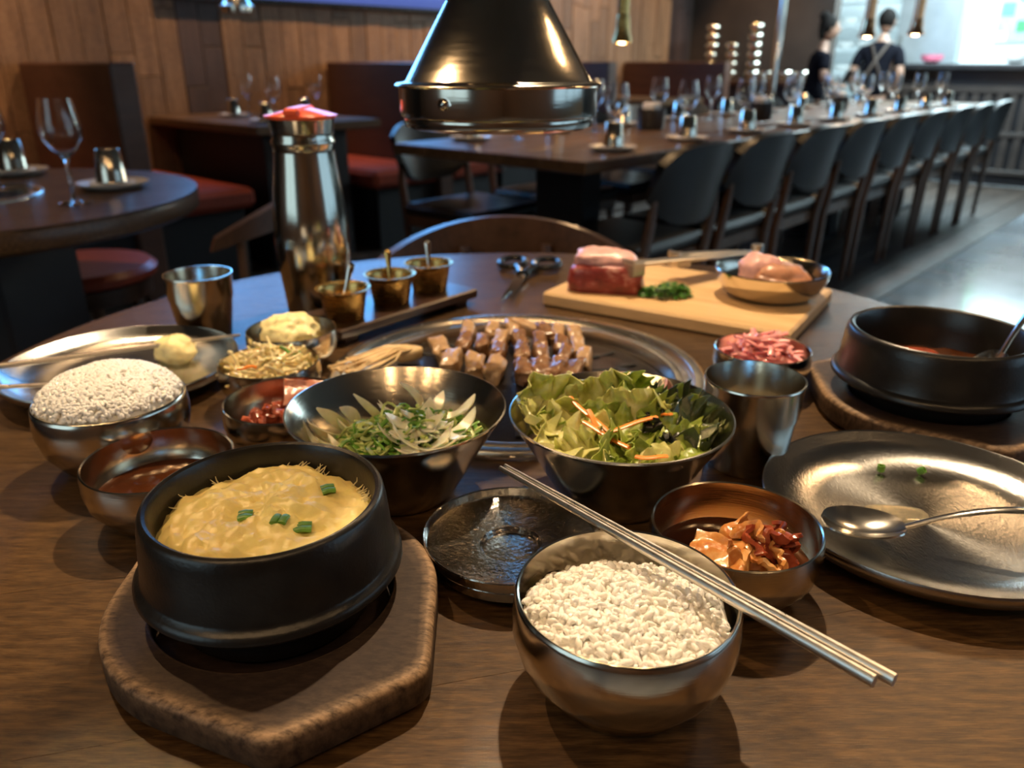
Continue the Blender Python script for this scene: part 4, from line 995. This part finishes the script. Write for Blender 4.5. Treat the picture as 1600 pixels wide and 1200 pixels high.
t = thing('scallion_salad', 'shredded scallion and white onion salad in the left flared bowl', 'salad', at(-.0807, .5026, 0))
def onion_mesh(i, L=.045, w=.007):
    rg = random.Random(60+i); rad = rg.uniform(.02, .035)
    def f(s, r):
        a = (s-.5)*L/rad; ww = w*(1-(2*s-1)**4)*.5
        return (rad*sin(a), rad*(1-cos(a))-.3*ww*(2*r-1), ww*(2*r-1))
    return G().sheet(f, 16, 5, .0012).mesh('onion_slice')
ON = [onion_mesh(i, .046+.004*(i % 4), .006+.0026*(i % 3)) for i in range(6)]
rg = random.Random(21)
for (x, y, z, rx, ry, rz, i) in ((-.052, .006, .042, .3, .55, .5, 0), (-.045, .022, .043, .2, .8, 1.2, 1), (-.034, .03, .04, -.2, 1.0, 1.6, 2), (-.02, .04, .04, .3, .9, 1.1, 3), (-.05, -.012, .04, 1.0, .3, -.3, 4), (-.028, .012, .036, .6, .4, .2, 5), (-.038, .0, .036, 1.2, .1, .6, 1), (-.03, -.02, .041, 1.3, .0, -.4, 0), (-.012, -.042, .041, .4, .05, -.12, 2), (-.02, -.05, .046, .2, 0, .1, 4), (.012, -.026, .05, 1.2, .2, .3, 3), (.02, -.03, .047, .9, -.2, -.7, 5), (.004, .018, .052, 1.4, .1, .4, 1), (.018, .024, .05, 1.3, 0, 1.0, 2), (.028, .012, .047, .8, .3, -.4, 0), (.042, .0, .044, 1.0, .2, -.9, 4), (.036, -.016, .043, .5, .1, -1.3, 5), (.012, .046, .046, .1, 1.2, 1.5, 3), (.0, .032, .046, 1.1, .2, .3, 0), (.03, -.036, .042, 1.3, .1, .5, 1), (-.002, -.012, .05, 1.25, .15, 2.6, 2), (-.048, .018, .03, 1.1, .4, .9, 3)):
    link('onion_slice', ON[i], 'pale_onion', t, (x, y, z), (rx, ry, rz))
rg = random.Random(34)
for i in range(12):
    a = rg.uniform(-2.6, 1.2); r = rg.uniform(.008, .04)
    link('onion_slice', ON[i % 6], 'pale_onion', t, (.012+r*cos(a), -.004+r*sin(a), .058-.22*max(0, r-.015)), (rg.uniform(.9, 1.5), rg.uniform(-.3, .3), rg.uniform(0, 6.3)))
sh = G(); pale = G(); rg = random.Random(33)
for i in range(340):
    r = .043*sqrt(rg.random()); a = rg.uniform(0, 2*pi); x, y = .011+r*cos(a)*1.1, -.006+r*sin(a)*.95
    z = .042+.022*(1-(r/.043)**2)*rg.uniform(.35, 1)
    M_ = Matrix.Translation((x, y, z)) @ Matrix.Rotation(rg.uniform(0, 6.3), 4, 'Z') @ Matrix.Rotation(rg.uniform(-.9, .9), 4, 'X')
    if rg.random() < .4:
        rad = rg.uniform(.0022, .0045); p = [M_ @ Vector((rad*cos(q), rad*sin(q), .0006*q)) for q in [6.0*j/11 for j in range(12)]]
    else:
        p = [M_ @ Vector(q) for q in wavy(rg.uniform(.014, .03), rg.uniform(.003, .008), i)]
    (sh if rg.random() < .45 else pale).tube(p, rg.uniform(.0009, .0018), 6, .55)
o = link('scallion_shreds', sh, 'green_onion', t); o['kind'] = 'stuff'
o = link('pale_scallion_shreds', pale, 'light_green_onion', t); o['kind'] = 'stuff'
link('salad_bed', G().ell((0, -.002, .029), (.049, .049, .02), 28, 14, .2, 90), 'light_green_onion', t)

t = thing('leaf_salad', 'mixed green leaf salad with carrot shreds in the right flared bowl', 'salad', at(.0745, .4924, 0))
def leaf_mesh(i, L, w, ruf=.005, curl=1.0):
    rg = random.Random(80+i); ph = rg.uniform(0, 6)
    def f(s, r):
        e = 2*r-1; ww = w*.5*(max(.02, 1-abs(2*s-1.06)**4)**.5)*(1+.1*sin(s*15+ph)+.06*sin(s*33+ph*2))
        x = (s-.5)*L*(1+.06*sin(e*9+ph)); y = e*ww
        q = Vector((x*60, y*60, i*3.3))
        z = curl*.009*(e*e)*(.5+s)-curl*.012*(s-.5)**2*2+ruf*(abs(e)**1.7)*(sin(s*22+ph+e*2.5)+.5*sin(s*47+ph))+.006*noise.fractal(q, 1, 2, 3)
        z += -.0018*math.exp(-(e/.12)**2)
        return (x, y+.3*ruf*sin(s*21+ph)*e, z)
    return G().sheet(f, 30, 17, .0007).mesh('lettuce_leaf')
LF = [leaf_mesh(0, .056, .05, .004), leaf_mesh(1, .048, .045, .005, 1.4), leaf_mesh(2, .042, .036, .003, .8), leaf_mesh(3, .052, .042, .005, 1.1), leaf_mesh(4, .034, .036, .005, 1.6), leaf_mesh(5, .045, .03, .002, .5)]
lv = [(-.053, .012, .05, .2, 1.15, .1, 0, 'p'), (-.05, .03, .066, 1.2, .2, .5, 1, 'p'), (-.036, -.004, .056, .3, -.4, .9, 3, 'p'), (-.038, -.022, .053, .2, .5, .4, 1, 'p'), (-.022, .034, .06, .9, -.3, .5, 2, 'p'), (-.006, .036, .061, .9, -.3, .2, 1, 'p'),
      (.008, .042, .064, .9, .3, .4, 4, 'g'), (.016, .034, .06, .6, .5, 2.2, 3, 'g'), (-.014, .014, .056, 1.0, .1, .2, 5, 'g'), (.006, .014, .056, 1.0, -.2, -.3, 0, 'p'), (.024, .012, .054, .8, .4, -.7, 2, 'p'), (-.004, -.006, .054, .2, .1, .1, 3, 'g'),
      (-.022, -.03, .049, .15, -.1, -.3, 5, 'g'), (.0, -.03, .049, .4, .5, 1.3, 2, 'g'), (.032, .008, .055, .5, .2, .9, 4, 'g'), (.036, .02, .055, .5, .3, .3, 1, 'g'), (.022, -.014, .05, .3, .2, -.6, 0, 'g'), (.048, .012, .054, .5, .5, .1, 4, 'd'),
      (.048, .02, .056, .6, .3, .8, 1, 'd'), (.05, -.002, .05, .4, .4, 1.7, 4, 'd'), (.04, -.024, .05, .4, .1, .3, 2, 'g'), (.026, -.04, .049, .6, .3, .6, 5, 'p'), (.012, -.036, .049, .7, -.4, 1.4, 2, 'g'), (-.008, -.044, .049, .5, .2, 1.5, 4, 'g'),
      (-.034, .008, .048, .4, -.2, 2.2, 3, 'g'), (.01, -.018, .05, .2, .5, 2.0, 4, 'g'), (.04, .032, .055, .7, .3, 2.1, 4, 'd'), (-.03, -.036, .049, .3, -.4, .4, 4, 'p'), (.046, -.018, .051, .3, .2, .2, 5, 'g'), (.05, .004, .055, .3, .5, .9, 4, 'd')]
for (x, y, z, rx, ry, rz, i, m) in lv:
    me = LF[i].copy() if not LF[i].users else LF[i]
    o = link('lettuce_leaf', LF[i].copy(), {'p': 'lettuce_pale', 'g': 'lettuce', 'd': 'lettuce_dark'}[m], t, (x, y, z), (rx, ry, rz))
link('salad_bed', G().ell((0, -.002, .028), (.05, .05, .022), 28, 14, .25, 80), 'lettuce', t)
for (x, y, z, rz, ry, L) in ((-.02, .0, .062, -.95, .35, .04), (-.012, -.022, .058, -.75, .2, .032), (.008, -.008, .06, .45, -.1, .03), (.032, .002, .062, 1.7, .8, .014), (.014, -.046, .054, -.1, 0, .016), (-.016, -.012, .06, -1.1, .4, .026)):
    link('carrot_shred', G().tube(wavy(L*1.25, .003, int(L*1e4)), .0021, 6, .6), 'carrot', t, (x, y, z+.005), (0, ry, rz))
link('red_onion_sliver', ON[1], None, t, (.03, .046, .056), (.4, -.5, .5)).data = (lambda m: (m.materials.clear(), m.materials.append(MATS['red_onion']), m)[2])(ON[2].copy())
for i, (x, y, z) in enumerate(((.022, -.004, .061), (.034, -.012, .059), (.029, -.018, .057), (.018, .002, .06))):
    link('seaweed_flake', crumple(.013, .009, 70+i, .007, 9, 7, .001, 150), 'seaweed', t, (x, y, z), (.5, .3*i, i*1.1))

# keep everything in the flared bowls inside their walls
def inner_r(z):
    pr = [(.004, .030), (.0105, .0385), (.0225, .0465), (.0413, .057), (.0582, .0675), (.0675, .0735)]
    if z <= pr[0][0]: return pr[0][1]
    for (z0, r0), (z1, r1) in zip(pr, pr[1:]):
        if z <= z1: return r0+(r1-r0)*(z-z0)/(z1-z0)
    return .0735+(z-.0675)*.6
def keep_inside(root, squash):
    for o in list(root.children):
        me = o.data.copy(); Mx = Matrix.LocRotScale(o.location, o.rotation_euler, None); o.data = me
        for v in me.vertices:
            p = Mx @ v.co
            if squash: p.y -= .002; p.z = min(p.z, .054)+max(0, p.z-.054)*.82
            r = hypot(p.x, p.y); p.z = max(p.z, .008); lim = inner_r(p.z)
            if r > lim: p.x *= lim/r; p.y *= lim/r
            v.co = p
        o.location = (0, 0, 0); o.rotation_euler = (0, 0, 0); me.update()
for o in bpy.data.objects:
    if o.name in ('scallion_salad', 'leaf_salad'): keep_inside(o, o.name == 'leaf_salad')

# ---- potato salad, grill food
def potato(n, loc, label, r, s):
    return solo('potato_salad', G().ell((0, 0, 0), r, 40, 26, .22, 75, s), 'potato', label, 'potato salad', at(*loc))
potato(1, (-.225, .757, .036), 'yellow mashed potato salad heaped in the bowl below the sauce tray', (.03, .028, .018), 5)
potato(2, (-.343, .755, .017), 'lump of yellow potato salad on the left steel plate', (.021, .018, .015), 8)
rows = [[(-.075, .784)], [(-.049, .841), (-.051, .801), (-.061, .748)], [(-.022, .845), (-.032, .801), (-.037, .735)], [(-.012, .809), (-.015, .768), (-.017, .727)], [(0, .855), (.008, .809), (.011, .768), (.011, .72)], [(.018, .852), (.036, .838), (.030, .797), (.030, .757), (.030, .714)], [(.051, .832), (.053, .790), (.054, .757), (.043, .717)], [(.069, .823), (.070, .78), (.073, .748), (.060, .718)]]
for ri, row in enumerate(rows):
    for k, (x, y) in enumerate(row):
        front = k == len(row)-1; sx = .0078+(.0015 if front else 0); sy = .0195 if front else .0198; szz = .0095 if front else .0085
        w = 'single' if len(row) == 1 else ('front' if front else ('back' if k == 0 else ORD[k]+' from the back'))
        col = 'pork_pale' if (k == 0 or (front and ri < 4) or (ri == 7 and k < 3)) else 'pork'
        p2 = row[min(k+1, len(row)-1)]; p1 = row[max(k-1, 0)]; az = atan2(p2[0]-p1[0], -(p2[1]-p1[1])) if len(row) > 1 else .4
        solo('pork_belly_piece', chunk(sx, sy, szz, ri*5+k, 20, 14, ex=.5, nz=.32, ns=95), col, 'grilled pork belly piece, %s of the %s row from the left' % (w, ORD[ri]), 'pork belly', at(x, y, .0065+(.0025 if k and not front else .001)), (.12, .1*((k+ri) % 3-1), az+.12*((k*3+ri) % 3-1)), 'pork belly pieces on the grill')
t = thing('enoki_mushrooms', 'golden enoki mushroom bunch at the left side of the grill', 'mushrooms', at(-.101, .782, .004), atan2(.716-.782, -.166+.101))
rg = random.Random(4)
link('root_clump', chunk(.016, .011, .007, 2, nz=.2), 'enoki', t, (.012, 0, .004))
for i in range(34):
    y = rg.uniform(-.02, .02); L = rg.uniform(.06, .095); z = rg.uniform(.001, .009)
    pts = [(.006, y*.35, .004+z*.6), (.03, y*.7, .004+z), (L*.7, y+rg.uniform(-.004, .004), .003+z*.8), (L, y*1.2+rg.uniform(-.006, .006), .001+z*.6)]
    g = G().tube(pts, .0011, 5); g.ell(pts[-1], (.0022, .0022, .0018), 6, 5); link('mushroom_stalk', g, 'enoki', t)
solo('garlic_slice', G().lathe([(0, 0), (.013, 0), (.015, .002), (.013, .0045), (0, .005)], 24), 'pork_pale', 'pale mushroom slice at the right edge of the grill', 'mushroom', at(.143, .70, -.004))

# ---- water bottle
t = thing('water_bottle', 'tall brushed steel water bottle with a red cap', 'bottle', at(-.2405, .9445))
link('body', G().lathe([(0, .002), (.034, .002), (.0358, 0), (.037, .003), (.0392, .03), (.0428, .06), (.0445, .09), (.0435, .12), (.0402, .15), (.0368, .175), (.0348, .193), (.0346, .199), (.0362, .202), (.0362, .206), (.0346, .209), (.0352, .215), (.0372, .228), (.0375, .2295), (.036, .2295), (.034, .21), (0, .205)], 72), 'bottle_steel', t)
def capw(r, a, z): return (r*(1+(.06 if z < .236 else 0)*max(0, cos(2*(a+pi/2)))**4*0), z-(.003*abs(cos(a))**2 if z > .234 else 0))
cp = link('cap', G().lathe([(0, .2285), (.036, .2285), (.0405, .2315), (.041, .2335), (.038, .2365), (.02, .241), (0, .2425)], 56, wob=capw), 'red_cap', t)
link('cap_ridge', G().box(-.009, .009, -.0425, .034, .2325, .2428, .003), 'red_cap', cp)

# ---- sauce tray with brass cups
ta = atan2(.168, .139)
tr = thing('sauce_tray', 'narrow dark wooden tray holding three brass sauce cups', 'tray', at(-.148, .923), ta)
link('board', G().box(-.112, .112, -.043, .043, .008, .02, .002), 'tray_wood', tr)
for x in (-.09, .09): link('foot', G().box(x-.01, x+.01, -.035, .035, 0, .008, .001), 'tray_wood', tr)
BC = [(0, .001), (.0195, .001), (.0205, 0), (.0215, .001), (.0262, .03), (.0275, .0325), (.031, .0345), (.0312, .0358), (.0295, .0358), (.0265, .0345), (.0248, .031), (.0205, .004), (0, .003)]
BM = G().lathe(BC, 48).mesh('sauce_cup'); BM.materials.append(MATS['brass'])
for i, (x, y, w) in enumerate(((-.19, .858, 'nearest'), (-.146, .92, 'middle'), (-.105, .976, 'furthest'))):
    tag(link('sauce_cup', BM, None, None, at(x, y, .02)), 'brass sauce cup on the dark tray, the %s one' % w, 'cup', 'brass sauce cups')
    solo('dipping_sauce', G().lathe([(0, .004), (.0205, .005), (.0232, .022), (0, .0225)], 32), ('dark_broth', 'pork_pale', 'dark_broth')[i], 'sauce inside the %s brass cup' % w, 'sauce', at(x, y, .02))
    t = thing('sauce_spoon', 'tiny spoon standing in the %s brass cup' % w, 'spoon', at(x, y, .0435), 0, 'tiny sauce spoons')
    lean = ((.012, .010), (-.004, .016), (-.002, .012))[i]
    link('handle', G().tube([(0, 0, 0), (lean[0]*.3, lean[1]*.3, .012), (lean[0]*.6, lean[1]*.6, .026), (lean[0]*.8, lean[1]*.8, .034), (lean[0], lean[1], .0365)], [.0018, .0022, .0036, .0048, .0022], 10, .5, (0, -1, .2)), 'polished_steel' if i != 1 else 'brass', t)
    link('bowl', G().ell((0, 0, 0), (.006, .005, .002), 12, 8), 'polished_steel', t)

# ---- scissors
t = thing('kitchen_scissors', 'steel kitchen scissors with black handles lying behind the grill', 'scissors', at(.014, 1.1, .004), atan2(-.125, -.022))
for sg in (-1, 1):
    bl = G().prism([[(-.012, -.006*sg-.0055, z), (.03, -.0075, z), (.128, -.0005, z), (.128, .0008, z), (.03, .0055, z), (-.012, -.006*sg+.0055, z)] for z in ((.0005, .002) if sg < 0 else (.0022, .0037))])
    bo = link('blade', bl, 'polished_steel', t, (0, 0, 0), (0, 0, sg*.05))
    cx, cy = -.072, sg*.026
    lp = [(cx+.03*cos(a)*1.0, cy+.019*sin(a), .004) for a in [2*pi*i/24 for i in range(25)]]
    link('handle', G().tube(lp, .005, 8, .9).tube([(-.045, sg*.016, .004), (-.025, sg*.008, .004), (-.006, sg*.004, .003)], [.005, .0055, .006], 8), 'black_plastic', t)
link('pivot_screw', G().lathe([(0, .0052), (.004, .005), (.005, .0038), (.005, 0), (0, 0)], 16), 'polished_steel', t)

# ---- cutting board with meat, herbs, tongs and pan
ba = atan2(-.165, .259)
bd = solo('cutting_board', G().box(-.155, .155, -.107, .107, 0, .018, .003), 'board_wood', 'pale wooden cutting board at the far right of the table', 'cutting board', at(.2265, .98), (0, 0, ba))
t = thing('raw_beef', 'block of raw red beef with a pink top on the cutting board', 'meat', at(.122, .99, .018), ba+.35)
link('lean_meat', chunk(.047, .03, .02, 3, 28, 18, .38, .08, 40), 'raw_beef', t, (0, 0, .016))
link('marbled_top', chunk(.039, .029, .012, 8, 24, 16, .75, .2, 50), 'beef_fat', t, (-.004, .004, .038))
t = thing('parsley', 'sprig of green parsley beside the raw beef', 'herb', at(.192, .952, .018), 0)
pg = G(); rg = random.Random(14)
for i in range(190):
    a = rg.uniform(0, 6.3); r = .027*sqrt(rg.random()); x, y, z = r*cos(a)*1.2, r*sin(a)*.7, .002+rg.random()*.018*(1-(r/.03)**2)
    M_ = Matrix.Translation((x, y, z)) @ Matrix.Rotation(rg.uniform(0, 6.3), 4, 'Z') @ Matrix.Rotation(rg.uniform(-1, 1), 4, 'X')
    k = rg.uniform(.7, 1.3)
    pts = [(0, -.003), (.002, -.001), (.0045, -.0005), (.0028, .001), (.0035, .0035), (.001, .0025), (0, .005), (-.001, .0025), (-.0035, .0035), (-.0028, .001), (-.0045, -.0005), (-.002, -.001)]
    pg.prism([[M_ @ Vector((px*k, py*k, zz+.0015*abs(px)*150*.001)) for px, py in pts] for zz in (0, .0004)])
o = link('leaflets', pg, 'parsley', t); o['kind'] = 'stuff'
for i in range(4): link('stem', G().tube([(0, 0, .004), (.02*cos(i*1.7), .012*sin(i*1.7), .006)], .001, 6), 'parsley', t)
t = thing('serving_tongs', 'steel tongs with toothed tips resting on the raw beef', 'tongs', at(.147, .962, .05), atan2(.062, .087))
for A0, A1, sg in ((Vector((0, 0, .006)), Vector((.245, .0, -.012)), -1), (Vector((.1, .016, .0)), Vector((.245, .004, -.012)), 1)):
    dl = (A1-A0); az = atan2(dl.y, dl.x)
    link('arm', G().tube([A0, A0.lerp(A1, .3)+Vector((0, sg*.002, .001)), A0.lerp(A1, .7)+Vector((0, sg*.002, .001)), A1], [.009, .0085, .008, .008], 10, .45, (0, 0, 1)), 'satin_steel', t)
    tg = G().box(-.006, .016, -.012, .012, -.014, .003, .0015)
    for k in range(5): tg.box(-.006, -.002, -.0105+.0047*k, -.0078+.0047*k, .002, .007)
    link('toothed_tip', tg, 'satin_steel', t, A0, (0, 0, az))
link('hinge', G().lathe([(0, -.02), (.008, -.02), (.009, -.01), (.009, 0), (0, .002)], 16), 'satin_steel', t, (.246, 0, 0))
PAN = [(0, 0), (.045, 0), (.058, .008), (.066, .024), (.0685, .034), (.0675, .0355), (.0662, .034), (.0635, .0245), (.0565, .0105), (.044, .003), (0, .003)]
solo('meat_bowl', G().lathe(PAN, 72), 'bowl_steel', 'shallow steel bowl of marinated meat on the cutting board', 'bowl', at(.322, .955, .0185), group='steel bowls on the laid table')
t = thing('marinated_meat', 'heap of marinated brown-pink meat in the shallow steel bowl', 'meat', at(.326, .958, .022))
link('meat_slice', chunk(.036, .028, .02, 5, 26, 18, .8, .22, 45), 'marinated_meat', t, (.008, 0, .018), (0, .1, .2))
link('meat_slice', chunk(.024, .022, .018, 7, 26, 18, .8, .22, 55), 'beef_fat', t, (-.018, .006, .028), (.1, -.2, .7))
link('meat_slice', chunk(.03, .02, .01, 9, 26, 18, .8, .25, 55), 'marinated_meat', t, (.0, -.018, .02), (.3, .1, 0))
